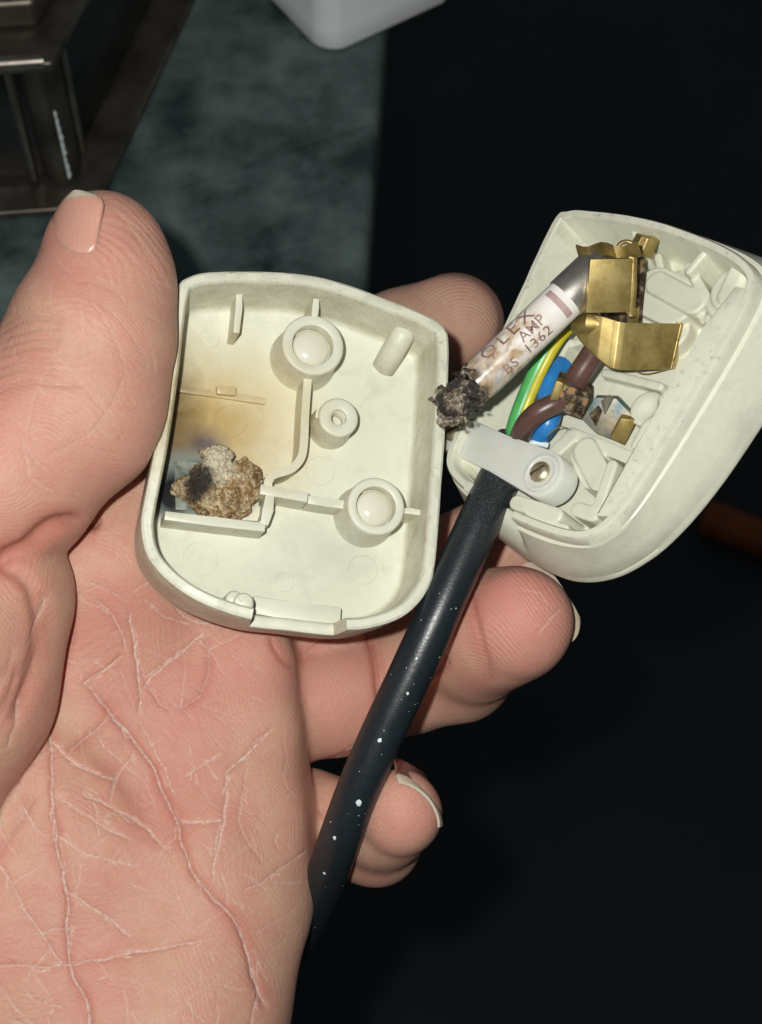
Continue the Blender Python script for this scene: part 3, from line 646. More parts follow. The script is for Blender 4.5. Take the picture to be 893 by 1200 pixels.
def nail(name, c, nrm, along, L, Wd, mats, curve=0.9, free=0.16, taper=0.30):
    """curved nail plate: c = centre, nrm = outward, along = towards the fingertip (hand frame, mm)"""
    z = Vector(nrm).normalized(); y = Vector(along); y = (y - z*y.dot(z)).normalized(); x = y.cross(z); c = Vector(c); th = 0.45
    def patch(t0, t1, nu=14, nt=10, lift=0.0):
        top, bot = [], []
        for j in range(nt+1):
            t = t0+(t1-t0)*j/nt; yy = (t-0.5)*L
            wt = Wd/2*(1-max(0, (0.22-t)/0.22)**2*0.45)*math.sqrt(max(0.0, 1-max(0, (t-0.72)/taper)**2))
            for i in range(nu+1):
                s_ = -1+2*i/nu; a = s_*curve; xx = wt*math.sin(a)/math.sin(curve); zz = -(Wd/2)*(1-math.cos(a))*0.75 - 1.1*max(0, t-0.3)**2 + lift
                p = c + x*xx + y*(yy-0.0) + z*zz; top.append(p); bot.append(p-z*th)
        V = top+bot; n = nu+1; m = (nt+1)*n; F = []
        for j in range(nt):
            for i in range(nu): a = j*n+i; F += [(a, a+1, a+1+n, a+n), (m+a, m+a+n, m+a+1+n, m+a+1)]
        bd = [i for i in range(n)] + [j*n+nu for j in range(1, nt+1)] + [nt*n+i for i in range(nu-1, -1, -1)] + [j*n for j in range(nt-1, 0, -1)]
        for a, b in zip(bd, bd[1:]+bd[:1]): F.append((a, m+a, m+b, b))
        return V, F
    V, F = patch(0, 1-free); o = build(name, V, F, mats[0], hand, 50, HF)
    V, F = patch(1-free, 1.0, lift=0.02); build('nail_free_edge', V, F, mats[1], o, 50, HF); return o
PXY = np.stack([446.5 + X2[:, 0]/(DIST-X2[:, 2])/KP, 600 - X2[:, 1]/(DIST-X2[:, 2])/KP], 1)
def surf(px, py):
    q = np.where(np.hypot(PXY[:, 0]-px, PXY[:, 1]-py) < 5)[0]; i_ = q[np.argmax(X2[q, 2])]; return Vector(X2[i_]), Vector([float(v) for v in NN[i_]])
c_, n_ = surf(80, 262); nail('thumb_nail', c_ + n_*0.35 + Vector((-.4, 0, 0)), n_ + Vector((-.35, -.12, .1)), (0.14, 1, -0.2), 11.5, 10.5, (M_NAIL, M_NAIL_TIP), free=0.10)
al_ = Vector((0.84, 0.54, -0.02)).normalized(); nail('ring_nail', at(607, 730, -15) + al_*(9.9-6.6) + Vector((0, 0, -4.6)), (0.16, 0.08, -0.98), al_, 13.2, 15.5, (M_NAIL, M_NAIL_TIP), free=0.24, taper=0.36)
c_, n_ = surf(503, 922); nail('little_nail', c_ + Vector((.25, .25, -3.9)), (0.74, 0.60, 0.05), (0.12, -0.14, 0.95), 10.5, 12, (M_NAIL_DARK, M_NAIL_TIP), free=0.16, taper=0.5)

# ================================================================== PLUG COVER (loose lid, inside up)
cover = root('plug_cover', CV, 'loose cream plastic plug cover, inside up, scorched round a melted lump', 'plug cover')
cuv = lambda px, py, w=0.0: CV.uv(px, py, w)
rim_px = [(206, 345), (222, 323), (262, 317), (345, 319), (400, 330), (455, 350), (500, 368), (522, 384), (527, 405), (525, 470), (519, 560), (511, 660), (500, 695), (474, 722), (435, 736), (400, 738), (345, 732), (290, 725), (235, 706), (196, 680), (172, 650), (165, 615), (170, 580), (182, 520), (194, 440)]
RIM = ccw(resample(catmull([tuple(cuv(*p))[:2] for p in rim_px], 10), 260))
FLOOR = -11.2
nl, nr = cuv(296, 718).x, cuv(402, 728).x                                # the cord notch in the lower wall
def notch(P, deep):
    m_ = (P[:, 1] < -20) & (P[:, 0] > nl) & (P[:, 0] < nr); return np.where(m_, deep, 0.0)
jit = lambda P, a, f=0.35: a*np.array([mnoise.noise((x*f, y*f, 2.0)) for x, y in P])
rings = []
for off, w_, dn in (('b', -15.2, .80), ('b', -15.0, .93), ('b', -13.9, .978), (0.35, -9, 0), (0.0, -1.0, -5.6), (0.12, -0.3, -6.0), (0.5, 0, -6.1), (1.55, 0, -6.1), (1.9, -0.3, -6.0), (2.05, -0.9, -5.6), ('s', FLOOR+1.2, .985), ('s', FLOOR+0.35, .972), ('s', FLOOR, .95), ('s', FLOOR, .6), ('s', FLOOR, .2), ('s', FLOOR, .02)):
    if off in ('s', 'b'): rings.append(ring3((offset(RIM, 2.05 if off == 's' else 0)-RIM.mean(0))*dn+RIM.mean(0), w_)); continue
    P = offset(RIM, off); rings.append(ring3(P, w_ + notch(RIM, dn) + (jit(P, 0.12) if w_ > -2 else 0)))
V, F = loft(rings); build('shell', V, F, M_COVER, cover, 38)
def boss(px, py, r, rh, top, dome=True, thread=False):
    c = cuv(px, py, top)
    prof = [(r*1.12, FLOOR-0.2), (r*1.02, FLOOR+1.0), (r, top-0.35), (r-0.15, top-0.1), (r-0.4, top), (rh+0.3, top), (rh+0.08, top-0.12), (rh, top-0.4), (rh, top-4.0)]
    V, F = lathe(c, prof, 48); o = build('screw_boss', V, F, M_COVER, cover, 45)
    if dome:
        V, F = lathe(c, [(rh*1.01, top-2.6)] + [(rh*math.cos(a)*0.97, top-2.7+1.75*math.sin(a)) for a in np.linspace(0, 1.5705, 12)], 36); build('domed_bottom', V, F, M_PEARL, o, 60)
    else:
        V, F = lathe(c, [(rh*1.01, top-3.9), (0.02, top-3.9)], 36); build('hole_bottom', V, F, M_COVER, o)
        hx = [(c[0]+(rh-0.05)*math.cos(a), c[1]+(rh-0.05)*math.sin(a), top-0.5-0.085*a) for a in np.linspace(0, 2*math.pi*5, 150)]
        V, F = tube(hx, 0.16, 6); build('thread', V, F, M_COVER, o)
    return c
M_PEARL = simple('glossy_plastic', (0.70, 0.69, 0.57), (0.74, 0.73, 0.62), 0.16, 0, 200, 0.05, 900)
b1 = boss(367, 404, 5.15, 3.35, -3.2); b2 = boss(397, 489, 3.3, 1.25, -4.4, False); b3 = boss(441, 593, 4.75, 3.2, -3.2)
RT = -5.6
def cpath(pts, w_): return [tuple(cuv(p[0], p[1], w_))[:2] for p in pts]
def sm(pts, w_): return catmull(cpath(pts, w_), 6, False)
wall('rib', sm([(361, 441), (358, 480), (356, 520), (352, 538), (340, 550), (322, 556), (315, 562), (314, 577)], RT), 1.35, FLOOR-0.1, RT, M_COVER, cover)
wall('rib', cpath([(305, 573), (330, 577), (361, 583)], RT+0.05), 1.7, FLOOR-0.1, RT+0.05, M_COVER, cover)
wall('rib', cpath([(361, 585), (380, 588), (408, 592)], RT-0.6), 1.5, FLOOR-0.1, RT-0.6, M_COVER, cover)
wall('rib', cpath([(316, 578), (315, 598), (309, 614)], RT-0.05), 1.6, FLOOR-0.1, RT-0.05, M_COVER, cover)
wall('rib', cpath([(193, 604), (250, 611), (311, 618)], RT-0.1), 1.5, FLOOR-0.1, RT-0.1, M_COVER, cover)
wall('rib', cpath([(370, 484), (376, 485), (384, 487)], RT+0.3), 1.6, FLOOR-0.1, RT+0.3, M_COVER, cover)
wall('rib', cpath([(472, 598), (482, 599), (495, 601)], RT+1.0), 1.0, FLOOR-0.1, RT+1.0, M_COVER, cover)
wall('rib', cpath([(371, 350), (370, 360), (369, 372)], RT+2.4), 1.1, FLOOR-0.1, RT+2.4, M_COVER, cover)
wall('rib', cpath([(281, 338), (280, 362), (277, 390)], RT+0.5), 1.1, FLOOR-0.1, RT+0.5, M_COVER, cover)
wall('low_ridge', cpath([(206, 455), (260, 462), (312, 470)], FLOOR+0.7), 1.2, FLOOR-0.1, FLOOR+0.7, M_COVER, cover, 0.3)
wall('small_block', cpath([(254, 456), (265, 457), (277, 458)], FLOOR+1.8), 1.5, FLOOR-0.1, FLOOR+1.8, M_COVER, cover, 0.35)
wall('pocket_floor', cpath([(262, 598), (285, 600), (305, 602)], FLOOR+1.6), 2.6, FLOOR-0.1, FLOOR+1.6, M_COVER, cover, 0.2)
p0, p1 = cuv(449, 432, FLOOR+0.6), cuv(473, 390, -5.4)                   # sloping moulded swelling in the corner
V, F = tube([p0 - (p1-p0)*0.05, p0, p0*0.5+p1*0.5, p1, p1+(p1-p0)*0.10, p1+(p1-p0)*0.16], [1.4, 2.0, 2.05, 2.0, 1.5, 0.3], 28); build('corner_swelling', V, F, M_COVER, cover, 60)
for px, py, r in ((245, 397, 1.6), (270, 494, 2.6), (234, 655, 2.75), (332, 683, 1.55), (425, 668, 2.4), (375, 552, 2.4)):   # ejector pin marks
    c = cuv(px, py, FLOOR); V, F = lathe(c, [(r-0.12, FLOOR+0.03), (r-0.03, FLOOR+0.11), (r+0.07, FLOOR+0.10), (r+0.15, FLOOR+0.02)], 40); build('ejector_mark', V, F, M_COVER, cover, 80)
for px, py, h, r in ((275, 702, -1.6, 1.4), (286, 706, -0.6, 1.6)):      # posts beside the cord notch
    c = cuv(px, py, h); V, F = lathe(c, [(r*1.05, FLOOR), (r, h-0.5), (r*0.9, h-0.15), (r*0.75, h), (0.01, h+0.02)], 24); build('notch_post', V, F, M_COVER, cover, 50)
wall('notch_sill', cpath([(296, 708), (350, 717), (400, 722)], -7.2), 3.0, FLOOR, -7.2, M_COVER, cover, 0.5)
# melted remains of the fuse carrier
lf = Field((-27, -18, -14), (2, 12, -2), 0.17); LD = lf.new()
def lump(px, py, w_, r, k=1.2): lf.ellipsoid(LD, tuple(cuv(px, py, w_)), r, k, pad=4)
for e in ((257, 578, -9, (5.0, 4.4, 3.4)), (255, 548, -7.6, (2.0, 3.0, 1.6)), (254, 533, -7.0, (2.5, 1.3, 1.2)), (283, 568, -9, (2.6, 4.0, 2.6)), (240, 570, -9.2, (2.6, 4, 2.4)), (262, 596, -9.6, (4.2, 1.7, 1.6)), (215, 572, -9.8, (1.8, 1.5, 1.2)), (222, 577, -10.4, (2.6, 0.7, .8)), (292, 556, -10, (1.8, 1.2, 2.2))): lump(*e)
V, Q = surface_nets(LD, lf.lo, lf.h); nrm = vnormals(V, Q)
dsp = np.array([0.55*mnoise.fractal((p[0]*.55, p[1]*.55, p[2]*.55), 1.0, 2.0, 5) + 0.45*abs(mnoise.noise((p[0]*1.5, p[1]*1.5, p[2]*1.5))) + 0.22*mnoise.fractal((p[0]*2.6, p[1]*2.6, p[2]*2.6), .8, 2, 3) for p in V])
V = V + nrm*dsp[:, None]; link('melted_lump', quads_mesh('melted_lump', V, Q), M_CHAR_TAN, cover, 0)
V, F = slab([CV.f(*cuv(*p, -9.2)) for p in ((268, 543), (301, 549), (300, 562), (270, 556))], 0.5); build('scorched_plate', V, F, M_BRASS_BURNT, cover, 30, CV)
V, F = slab([CV.f(*cuv(*p, FLOOR+0.25)) for p in ((204, 540), (235, 543), (262, 549), (258, 600), (206, 597))], 0.3); M_SOOT = simple('soot_grey', (0.08, 0.095, 0.08), (0.30, 0.32, 0.26), 0.45, 0, 500, 0.3, 1500); build('soot_deposit', V, F, M_SOOT, cover, 30, CV)

# ================================================================== PLUG BASE
base = root('opened_plug', BS, 'opened cream plug base with burnt brass terminals and white cord grip', 'plug')
buv = lambda px, py, w=0.0: BS.uv(px, py, w)
rim_l = [(-24.6, 21.5), (-22.5, 24.2), (-18, 25.2), (-9.3, 26.2), (0, 26.3), (11.7, 25.2), (18.2, 23.2), (20.8, 20), (21.6, 12), (21.6, 0), (21.3, -12), (20.6, -19), (18.6, -23.6), (14, -26), (4.3, -27), (-6, -26.6), (-14, -25.2), (-17.6, -22.5), (-18.8, -17), (-20.6, -6), (-22.4, 6)]
BR = ccw(resample(catmull(rim_l, 10), 240)); BF = -9.6; BD = -12.2
FLO = [(25.2, 25.5), (26.6, 18), (26.4, 10), (26.0, 2), (25.2, -7), (23.6, -15), (21.0, -21.5), (16.5, -27.0), (10, -30.2), (2, -30.6), (-8, -29.6), (-16, -28), (-21, -24), (-23.5, -16), (-25, -4), (-26, 8), (-27, 20), (-25, 26), (-18, 28.5), (-5, 29.4), (8, 29.2), (19, 28.2)]
FO = ccw(resample(catmull(FLO, 10), 720))
def match(P, Qc):                                                         # the skirt point in the same direction as each rim point
    c = P.mean(0); an = np.arctan2(*(Qc-c).T[::-1]); o_ = np.argsort(an); an, R_ = an[o_], np.linalg.norm(Qc-c, axis=1)[o_]
    ap = np.arctan2(*(P-c).T[::-1]); r_ = np.interp(ap, np.r_[an-2*np.pi, an, an+2*np.pi], np.r_[R_, R_, R_]); return c + np.stack([np.cos(ap), np.sin(ap)], 1)*r_[:, None]
FM = match(BR, FO)
cn = lambda P: np.where((P[:, 1] < -20) & (P[:, 0] > -9.8) & (P[:, 0] < 1.4), 1.0, 0.0)
rings = []
for t_, off, w_, dn in ((1, 6, BD, 0), (1, 1.0, BD, 0), (1, .1, BD+.4, 0), (1, 0, BD+1.0, 0), (1, .25, BD+1.5, 0), (.93, 0, BD+2.2, 0), (.72, 0, -7.5, 0), (.42, 0, -4.6, -1.5), (.24, 0, -3.0, -2.5), (.20, 0, -2.6, -2.8), (.05, 0, -2.4, -2.8), (0, 0.0, -0.5, -4.6), (0, .35, 0, -5.0), (0, 1.3, 0, -5.0), (0, 1.6, -.35, -4.8), (0, 2.1, BF+1, 0), (0, 2.8, BF, 0), (0, 's', BF, .5), (0, 's', BF, .03)):
    if off == 's': rings.append(ring3((offset(BR, 2.8)-BR.mean(0))*dn+BR.mean(0), w_)); continue
    P = offset(BR, off)*(1-t_) + (offset(FM, off) if t_ == 1 else FM)*t_; rings.append(ring3(P, w_+dn*cn(BR)+(jit(P, .08) if w_ > -1 else 0)))
V, F = loft(rings); build('shell', V, F, M_BASE, base, 38)
prism('side_ledge', [(20.3, 20.0), (20.1, -19.5), (15.8, -21.0), (15.4, 12), (16.6, 20.0)], BF, -0.9, M_BASE, base, 0.5)
# soft moulded walls, posts and housings on the floor of the base
mf = Field((-27, -28, -11), (24, 28, 1), 0.26); gx, gy, gz = np.meshgrid(*mf.ax, indexing='ij', sparse=True)
MD = np.broadcast_to(gz-(BF+0.25), mf.n).astype(np.float32).copy()
def mseg(pts, th, w1, k=0.4, slope=0.0):
    global MD
    P = [buv(p[0], p[1], w1) for p in pts]
    if len(P) == 1: P = P*2
    for a, b in zip(P[:-1], P[1:]):
        ab = (b.x-a.x, b.y-a.y); L = ab[0]**2+ab[1]**2+1e-6
        t = np.clip(((gx-a.x)*ab[0]+(gy-a.y)*ab[1])/L, 0, 1); d2 = np.sqrt((gx-a.x-t*ab[0])**2+(gy-a.y-t*ab[1])**2)-th/2
        d = -smin(-(d2+0*gz), -(gz-(w1-slope*t)+0*d2), 0.35); MD = smin(MD, d.astype(np.float32), k)
def mcut(px, py, w_, r, k=0.8): mf.ellipsoid(MD, tuple(buv(px, py, w_)), r, k, sub=True, pad=3)
for a in (([(764, 340), (790, 352)], 8.6, -4.8), ([(768, 330), (812, 354)], 4.0, -4.0), ([(760, 366), (786, 388)], 6.5, -6.4), ([(798, 362), (780, 392)], 4.0, -6.9), ([(806, 312), (836, 364)], 1.7, -4.2), ([(796, 320), (824, 374)], 1.5, -5.2),
          ([(834, 284), (806, 316)], 1.3, -2.2), ([(742, 258), (747, 296)], 1.5, -2.6), ([(748, 262), (790, 268), (832, 284)], 2.2, -2.6), ([(858, 338)], 7.6, -3.6), ([(846, 372)], 6.0, -5.0), ([(862, 318), (850, 345)], 3.0, -3.0),
          ([(657, 402), (642, 436)], 3.2, -5.0), ([(660, 404), (690, 396)], 1.4, -5.6), ([(708, 436), (772, 452)], 1.5, -7.4), ([(757, 478)], 6.0, -5.6), ([(744, 520), (772, 468)], 1.6, -4.6),
          ([(668, 507), (738, 536)], 2.2, -5.4), ([(684, 526), (702, 560)], 4.2, -4.6), ([(676, 532), (690, 562)], 3.0, -5.2), ([(716, 545), (700, 592)], 2.0, -3.4), ([(650, 528), (668, 512)], 2.6, -5.2), ([(676, 596), (694, 602)], 2.5, -3.4),
          ([(538, 530), (572, 560)], 1.5, -2.6), ([(534, 549), (562, 578)], 1.5, -2.8), ([(604, 588), (650, 603)], 2.6, -2.4), ([(600, 606), (660, 618)], 1.6, -2.4), ([(770, 300), (775, 322)], 1.3, -6)): mseg(*a)
mcut(757, 476, -4.4, (2.0, 2.0, 1.6))
bx_, by_ = np.meshgrid(mf.ax[0], mf.ax[1], indexing='ij'); IN = offset(BR, 1.2); pd = np.full(bx_.shape, 99.0); ins = np.zeros(bx_.shape, bool)
for (ax_, ay_), (cx_, cy_) in zip(IN, np.roll(IN, -1, 0)):
    dx, dy = cx_-ax_, cy_-ay_; t = np.clip(((bx_-ax_)*dx+(by_-ay_)*dy)/(dx*dx+dy*dy+1e-9), 0, 1); pd = np.minimum(pd, np.hypot(bx_-ax_-t*dx, by_-ay_-t*dy))
    ins ^= ((ay_ > by_) != (cy_ > by_)) & (bx_ < dx*(by_-ay_)/(dy if abs(dy) > 1e-9 else 1e-9)+ax_)
MD = np.maximum(MD, np.where(ins, -pd, pd)[:, :, None]); MD = np.maximum(MD, -(gz-(BF-0.6))).astype(np.float32)
V, Q = surface_nets(MD, mf.lo, mf.h); V = laplace(V.astype(float), Q, 2); link('inner_moulding', quads_mesh('inner_moulding', V, Q), M_BASE, base, 0)
# cord grip: nylon bar with two screws
GW = -1.4; ga, gb = buv(536, 508, GW), buv(634, 554, GW); gd = (gb-ga); gd.z = 0; gl = gd.length; gd.normalize(); gn = Vector((-gd.y, gd.x, 0))
P = [(-3.5, -3.4), (gl*0.5, -3.3), (gl, -3.9)] + [(gl+4.3*math.cos(a)*1.0, 4.0*math.sin(a)) for a in np.linspace(-1.35, 1.35, 12)] + [(gl, 3.9), (gl*.5, 3.2), (-3.5, 3.3)]
grip = prism('cord_grip', [tuple(ga+gd*x+gn*y)[:2] for x, y in P], GW-4.2, GW, M_NYLON, base, 0.5)
V, F = lathe(gb, [(3.3, GW-.1), (3.2, GW+.18), (2.9, GW+.28), (2.5, GW+.18), (2.4, GW+.05), (0.1, GW+.05)], 36); build('screw_seat', V, F, M_NYLON, grip, 50)
for c in (ga + gd*-0.6, gb):
    V, F = lathe(c, [(1.75, GW), (1.75, GW+.5), (1.45, GW+.9), (0.8, GW+1.12), (0.02, GW+1.15)], 28); s1 = build('grip_screw', V, F, M_SCREW, grip, 35)
    prism('screw_slot', [tuple(c + Vector((math.cos(a)*x-math.sin(a)*y, math.sin(a)*x+math.cos(a)*y, 0)))[:2] for a in (0.9,) for x, y in ((-1.4, -.2), (1.4, -.2), (1.4, .2), (-1.4, .2))], GW+.9, GW+1.17, simple('slot_shadow_metal', (0.10, 0.085, 0.05), (0.16, 0.13, 0.08), 0.5, 0.6), s1, 0)
# brass work: fuse clip and pins
def plate(name, pts, th, mat, bev=0.16, dz=0.0):
    V, F = slab([at(p[0], p[1], p[2]+dz) for p in pts], th); return bevelled(name, V, F, mat, base, BS, bev)
DZ = -15.0
plate('fuse_clip', [(692, 304, 26), (742, 303, 25), (739, 366, 22), (687, 367, 23)], 0.9, M_BRASS, .16, DZ)
plate('clip_side', [(743, 301, 25), (747, 303, 20), (744, 370, 16), (740, 368, 22)], 0.8, M_BRASS_STAIN, .1, DZ)
V, F = tube([at(742+dx, y, z+DZ) for dx, y, z in ((0, 300, 24.5), (0, 335, 22.5), (-3, 370, 21))], [0.55]*3, 10); build('clip_edge', V, F, M_BRASS, base, 40, BS)
cl = [at(675+i*7.2, 292 + 3*math.sin(i*1.1), 20+DZ+2.0*math.sin(i*0.75)) for i in range(11)]
V = []; F = []
for i, p in enumerate(cl):
    V += [p + Vector((0, 0.7, 0.4)), p + Vector((0.5, -1.4, 0.9)), p + Vector((0.5, -1.6, -0.2)), p + Vector((0, 0.6, -0.6))]
    if i: F += [(4*i-4+k, 4*i-4+(k+1) % 4, 4*i+(k+1) % 4, 4*i+k) for k in range(4)]
F += [(0, 1, 2, 3), tuple(4*len(cl)-4+k for k in (3, 2, 1, 0))]; build('clip_spring', V, F, M_BRASS, base, 50, BS)
V, F = tube([at(734+10*math.cos(a), 292-9*math.sin(a), 14+DZ) for a in np.linspace(-0.3, 3.6, 14)], 0.35, 8); build('spring_loop', V, F, M_BRASS_STAIN, base, 50, BS)
plate('earth_contact', [(752, 277, -3), (773, 281, -4), (764, 303, -5), (741, 298, -4)], 2.4, M_BRASS_STAIN, .2)
plate('contact_flange', [(758, 279, -2.4), (761, 280, -2.4), (752, 301, -3.6), (749, 300, -3.6)], 0.6, M_BRASS, .1)
plate('pin_shank', [(745, 298, 0), (758, 302, -1), (752, 386, -3), (738, 386, -2)], 9.0, M_BRASS_BURNT, 0.4)
plate('clip_tab', [(741, 362, 15), (750, 360, 14), (748, 380, 13), (738, 381, 14)], 0.8, M_BRASS, .16, DZ)
# bracket that turns from the curl below the clip into the pin plate
V, F = [], []
br = [(674, 377, 16, 388), (682, 371, 17.5, 398), (692, 369, 18.6, 407), (706, 371, 19.5, 419), (719, 375, 20, 429), (726, 377, 20.4, 432), (733, 378, 20.2, 433), (760, 378.5, 19, 433), (799, 379, 17.5, 432)]
for i, (x, y0, z, y1) in enumerate(br):
    t_ = [at(x, y0, z+DZ), at((674, 680, 688, 700, 712, 719, 726, 751, 787)[i], y1, z-1.0+DZ)]; V += [t_[0], t_[1], t_[1]-Vector((0, 0, 1.3)), t_[0]-Vector((0, 0, 1.3))]
    if i: F += [(4*i-4+k, 4*i-4+(k+1) % 4, 4*i+(k+1) % 4, 4*i+k) for k in range(4)]
F += [(0, 1, 2, 3), tuple(4*len(br)-4+k for k in (3, 2, 1, 0))]; bevelled('pin_bracket', V, F, M_BRASS, base, BS, 0.12)
plate('plate_return', [(799, 378, 17.6), (804, 381, 13), (794, 434, 12), (787, 432, 16.6)], 0.9, M_BRASS_STAIN, .1, DZ)
plate('pin_leg', [(722, 400, 3), (742, 402, 3), (738, 422, 2), (718, 420, 2)], 9.0, M_BRASS_STAIN, .2)
V, F = tube([at(x, y, z+DZ) for x, y, z in ((677, 384, 13), (683, 379, 16), (694, 378, 17.6), (704, 380, 18))], [1.2, 1.9, 2.0, 1.2], 16); build('bracket_curl', V, F, M_BRASS_STAIN, base, 50, BS)
# burnt terminal by the brown wire
plate('burnt_terminal', [(654, 447, 1), (693, 463, 1), (682, 492, -1), (643, 478, -1)], 5.5, M_BRASS_BURNT, 0.5)
plate('terminal_edge', [(652, 446, 1.5), (661, 449, 1.4), (651, 479, -.6), (642, 475, -.6)], 1.4, M_BRASS_STAIN, 0.3)
plate('blued_pin', [(697, 466, 1.2), (722, 467, 1.8), (745, 491, 2.2), (731, 521, 0.4), (697, 507, -.6), (682, 492, -.6)], 2.2, M_BLUED, 0.12)
plate('pin_tip', [(728, 490, 3.0), (747, 492, 3.0), (732, 523, 0.8), (714, 514, .8)], 4.0, M_BRASS, 0.4)
plate('bent_tag', [(704, 470, 2.4), (712, 464, 4.4), (717, 467, 4.2), (708, 486, 1.8)], 0.5, M_NICKEL, 0.1)
plate('bent_tag', [(690, 486, 0.4), (700, 476, 2.6), (704, 482, 2.2), (698, 500, 0.2)], 0.4, M_BRASS_BURNT, 0.1)

# ================================================================== CABLE
CF = Frame(at(585, 575, -1), (0, 0, 1), 0)
cable = root('power_cable', CF, 'black round mains cable flecked with white paint, hanging from the plug base', 'cable')
def bp(px, py, w_): return tuple(BS.f(*buv(px, py, w_)))
cp = [bp(606, 515, -6.2), bp(596, 538, -5.9), bp(584, 563, -5.4)] + [tuple(at(*p)) for p in ((566, 602, -6), (545, 648, -4), (512, 722, -2), (480, 792, -2), (448, 860, -3), (420, 925, -5), (398, 984, -9), (375, 1045, -19), (347, 1102, -36), (312, 1160, -66), (280, 1230, -115), (262, 1330, -190))]
path = catmull(cp, 8, False)
V, F = tube(path, 3.5, 40); sheath = build('sheath', V, F, M_PVC, cable, 45, CF)
V, F = [], []; pv = [Vector(p) for p in path]
def fleck(i, side, r):
    t = (pv[min(i+1, len(pv)-1)]-pv[i-1]).normalized(); x = t.cross(Vector((0, 0, 1))).normalized(); n_ = x.cross(t).normalized()
    if n_.z < 0: n_ = -n_
    d = (n_*math.cos(side)+x*math.sin(side)).normalized(); c = pv[i] + d*3.51 + t*random.uniform(-1, 1); e1 = t; e2 = t.cross(d); o = len(V); n = 9
    for k in range(n):
        a = 2*math.pi*k/n; q = r*random.uniform(.75, 1.1); V.append(c+(e1*math.cos(a)*1.2+e2*math.sin(a))*q)
    V.append(c+d*min(0.2, r*.4)); F.extend([(o+k, o+(k+1) % n, o+n) for k in range(n)])
for i, s_, r in ((64, -.2, .5), (56, .05, .36), (50, -.2, .22), (70, .3, .33), (46, .1, .2), (75, .2, .26)): fleck(i, s_, r)
for _ in range(34): fleck(random.randint(36, 84), random.uniform(-1.1, 1.1), random.uniform(.04, .11))
o = build('paint_flecks', V, F, M_PAINT, sheath, 60, CF); o['kind'] = 'stuff'
def wire(name, pts, r, mat, par=cable): V, F = tube(catmull([tuple(at(*p)) for p in pts], 8, False), r, 18); return build(name, V, F, mat, par, 50, CF)
ew = wire('earth_wire', [(598, 528, -12), (604, 498, -9), (618, 460, -8), (634, 425, -7), (652, 395, -7), (672, 375, -9)], 1.4, M_GREEN)
wire('yellow_stripe', [(602, 529, -11.4), (608.5, 500, -8.4), (622.5, 462, -7.4), (638.5, 427, -6.4), (656, 397, -6.4), (676, 377, -8.4)], 0.92, M_YELLOW, ew)
wire('neutral_wire', [(612, 532, -12), (626, 517, -9), (641, 498, -6), (646, 480, -7), (641, 460, -8), (646, 442, -9), (660, 428, -11)], 1.75, M_BLUE)
wire('live_wire', [(606, 530, -11), (612, 506, -6), (626, 487, -2.4), (646, 475, -1.6), (660, 470, -2)], 1.75, M_BROWN)
wire('live_wire', [(668, 464, -3), (676, 444, -1), (690, 422, 0), (702, 404, 1), (708, 392, 2)], 1.9, M_BROWN)
def strand(pts, r=0.1): V, F = tube(catmull([tuple(at(*p)) for p in pts], 8, False), r, 6); return build('loose_strand', V, F, M_BRASS_STAIN, cable, 50, CF)
strand([(738, 372, -4), (756, 380, -5), (768, 396, -5)]); strand([(735, 428, 0), (755, 438, -1), (785, 432, 0)]); strand([(640, 512, -3), (660, 500, -4), (690, 520, -4)])
wire('cord_filler', [(608, 528, -9), (624, 519, -7), (642, 522, -7)], 0.5, M_PAINT)

# ================================================================== FUSE
f0, f1 = at(526, 480, 6), at(706, 309, 5); fa = (f1-f0); FL = fa.length; fa.normalize()
class FF: pass
fz = fa; fy = (Vector((0, 0, 1)) - fz*fz.z).normalized(); fx = fy.cross(fz)   # local z along the fuse, y towards the camera
FU = FF(); FU.m = Matrix((fx, fy, fz)).transposed().to_4x4(); FU.m.translation = f0; FU.inv = FU.m.inverted(); FU.loc = lambda p: FU.inv @ Vector(p)
fuse = root('cartridge_fuse', FU, 'white ceramic cartridge fuse with one charred end, clipped in the plug base', 'fuse')
FR = 3.35
def lz(prof, n=48): return lathe((0, 0), prof, n)
V, F = lz([(FR-.25, FL*.17), (FR-.1, FL*.2), (FR-.1, FL*.757), (FR-.3, FL*.76)]); body = build('ceramic_body', V, F, M_CERAMIC, fuse, 40)
V, F = lz([(FR-.2, FL*.755), (FR+.06, FL*.757), (FR+.1, FL*.77), (FR+.08, FL*.985), (FR-.25, FL), (0.02, FL+.05)]); build('end_cap', V, F, M_NICKEL, fuse, 50)
V = []; F = []
for i in range(15):                                                       # printed stripe
    a = 0.9-1.75*i/14
    for q in (FL*.688, FL*.722): V.append(((FR-.075)*math.sin(a), (FR-.075)*math.cos(a), q))
    if i: F.append((2*i-2, 2*i-1, 2*i+1, 2*i))
build('printed_stripe', V, F, M_BAND, body, 0)
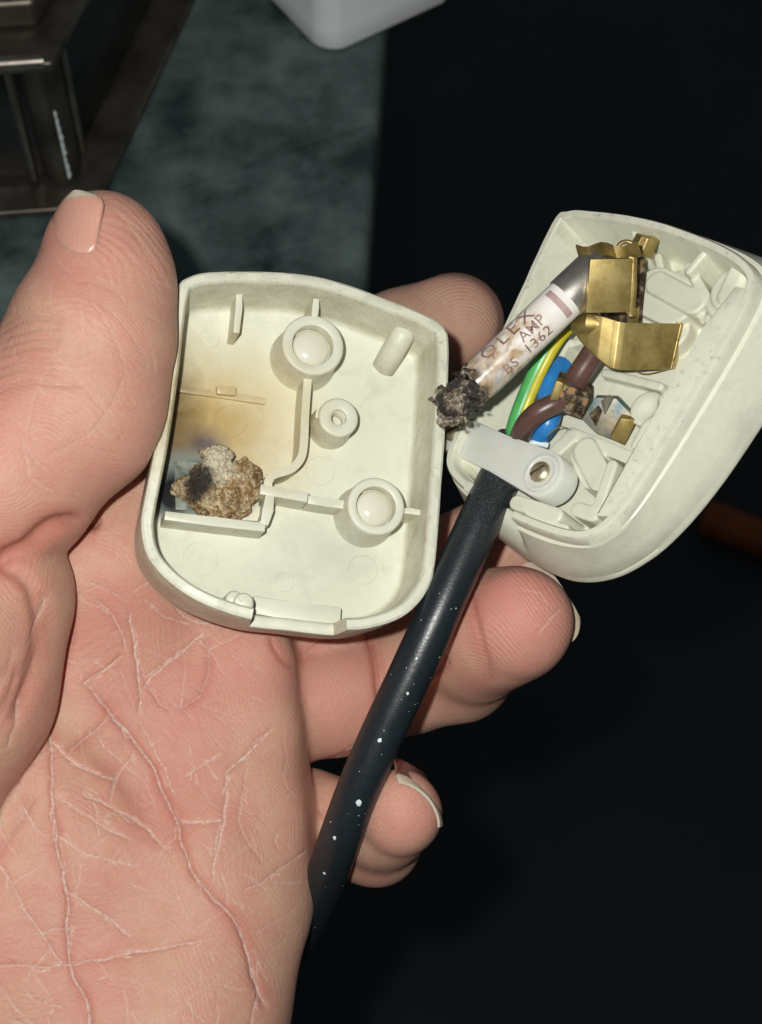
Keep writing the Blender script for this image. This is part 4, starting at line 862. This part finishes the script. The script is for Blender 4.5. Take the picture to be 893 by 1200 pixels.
def print_text(s_, z0, ang, size, spread=1.0):
    cu = bpy.data.curves.new('print', 'FONT'); cu.body = s_; cu.size = size; cu.space_character = spread; cu.resolution_u = 3; cu.offset = 0.012
    o = bpy.data.objects.new('print', cu); COL.objects.link(o); bpy.context.view_layer.update()
    me = bpy.data.meshes.new_from_object(o.evaluated_get(bpy.context.evaluated_depsgraph_get())); bpy.data.objects.remove(o)
    bm = bmesh.new(); bm.from_mesh(me); bmesh.ops.subdivide_edges(bm, edges=[e for e in bm.edges if e.calc_length() > .3], cuts=2); bmesh.ops.triangulate(bm, faces=bm.faces)
    for v in bm.verts:
        a = -ang + v.co.y/FR; v.co = Vector(((FR-.065)*math.sin(a)*1.0, (FR-.065)*math.cos(a), z0+v.co.x)); v.co.x = v.co.x
    return from_bm('printed_text', bm, M_INK, body, 0)
print_text('OLEX', FL*.27, -.42, 3.5, 1.3); print_text('AMP', FL*.455, 0.16, 2.5, 1.0); print_text('BS  1362', FL*.30, .80, 2.5, 1.1)
cf = Field((-5, -5, -3), (5, 5, 9), 0.2); CD = cf.new(); rr = random.Random(5)
cf.capsule(CD, (0, 0, 0.6), (0, 0, 5.2), 2.3, 3.0, 0.3, 3); cf.capsule(CD, (-.6, 0.5, -2.0), (0, 0, 2.0), 0.9, 2.4, 0.4, 3)
for _ in range(34):
    a = rr.uniform(0, 6.28); q = rr.uniform(1.9, 3.1); z = rr.uniform(-1.2, 6.8); r = rr.uniform(.35, .85); cf.ellipsoid(CD, (q*math.cos(a), q*math.sin(a), z), (r, r*rr.uniform(.6, 1), r*rr.uniform(.6, 1.2)), .5, pad=2)
V, Q = surface_nets(CD, cf.lo, cf.h); nrm = vnormals(V, Q)
V = V + nrm*np.array([.42*mnoise.fractal(tuple(p*.9), .8, 2.1, 6) for p in V])[:, None]; link('charred_end_cap', quads_mesh('charred_end_cap', V, Q), M_CHAR, fuse, 0)
V, F = [], []
for _ in range(16):                                                       # flakes of molten metal and loose crumbs
    a = rr.uniform(0, 6.28); z = rr.uniform(-1, 7.5); r = rr.uniform(.2, .5); c = Vector(((3.5)*math.cos(a), 3.5*math.sin(a), z)); o_ = len(V)
    for k in range(6): V.append(c+Vector([rr.uniform(-1, 1)*r*1.3 for _ in range(3)]))
    F += [tuple(o_+i for i in f) for f in ((0, 1, 2), (0, 2, 3), (0, 3, 4), (1, 2, 5), (2, 3, 5), (3, 4, 5), (0, 1, 4), (1, 4, 5))]
o = build('loose_crumbs', V, F, M_CHAR, fuse, 0); o['kind'] = 'stuff'
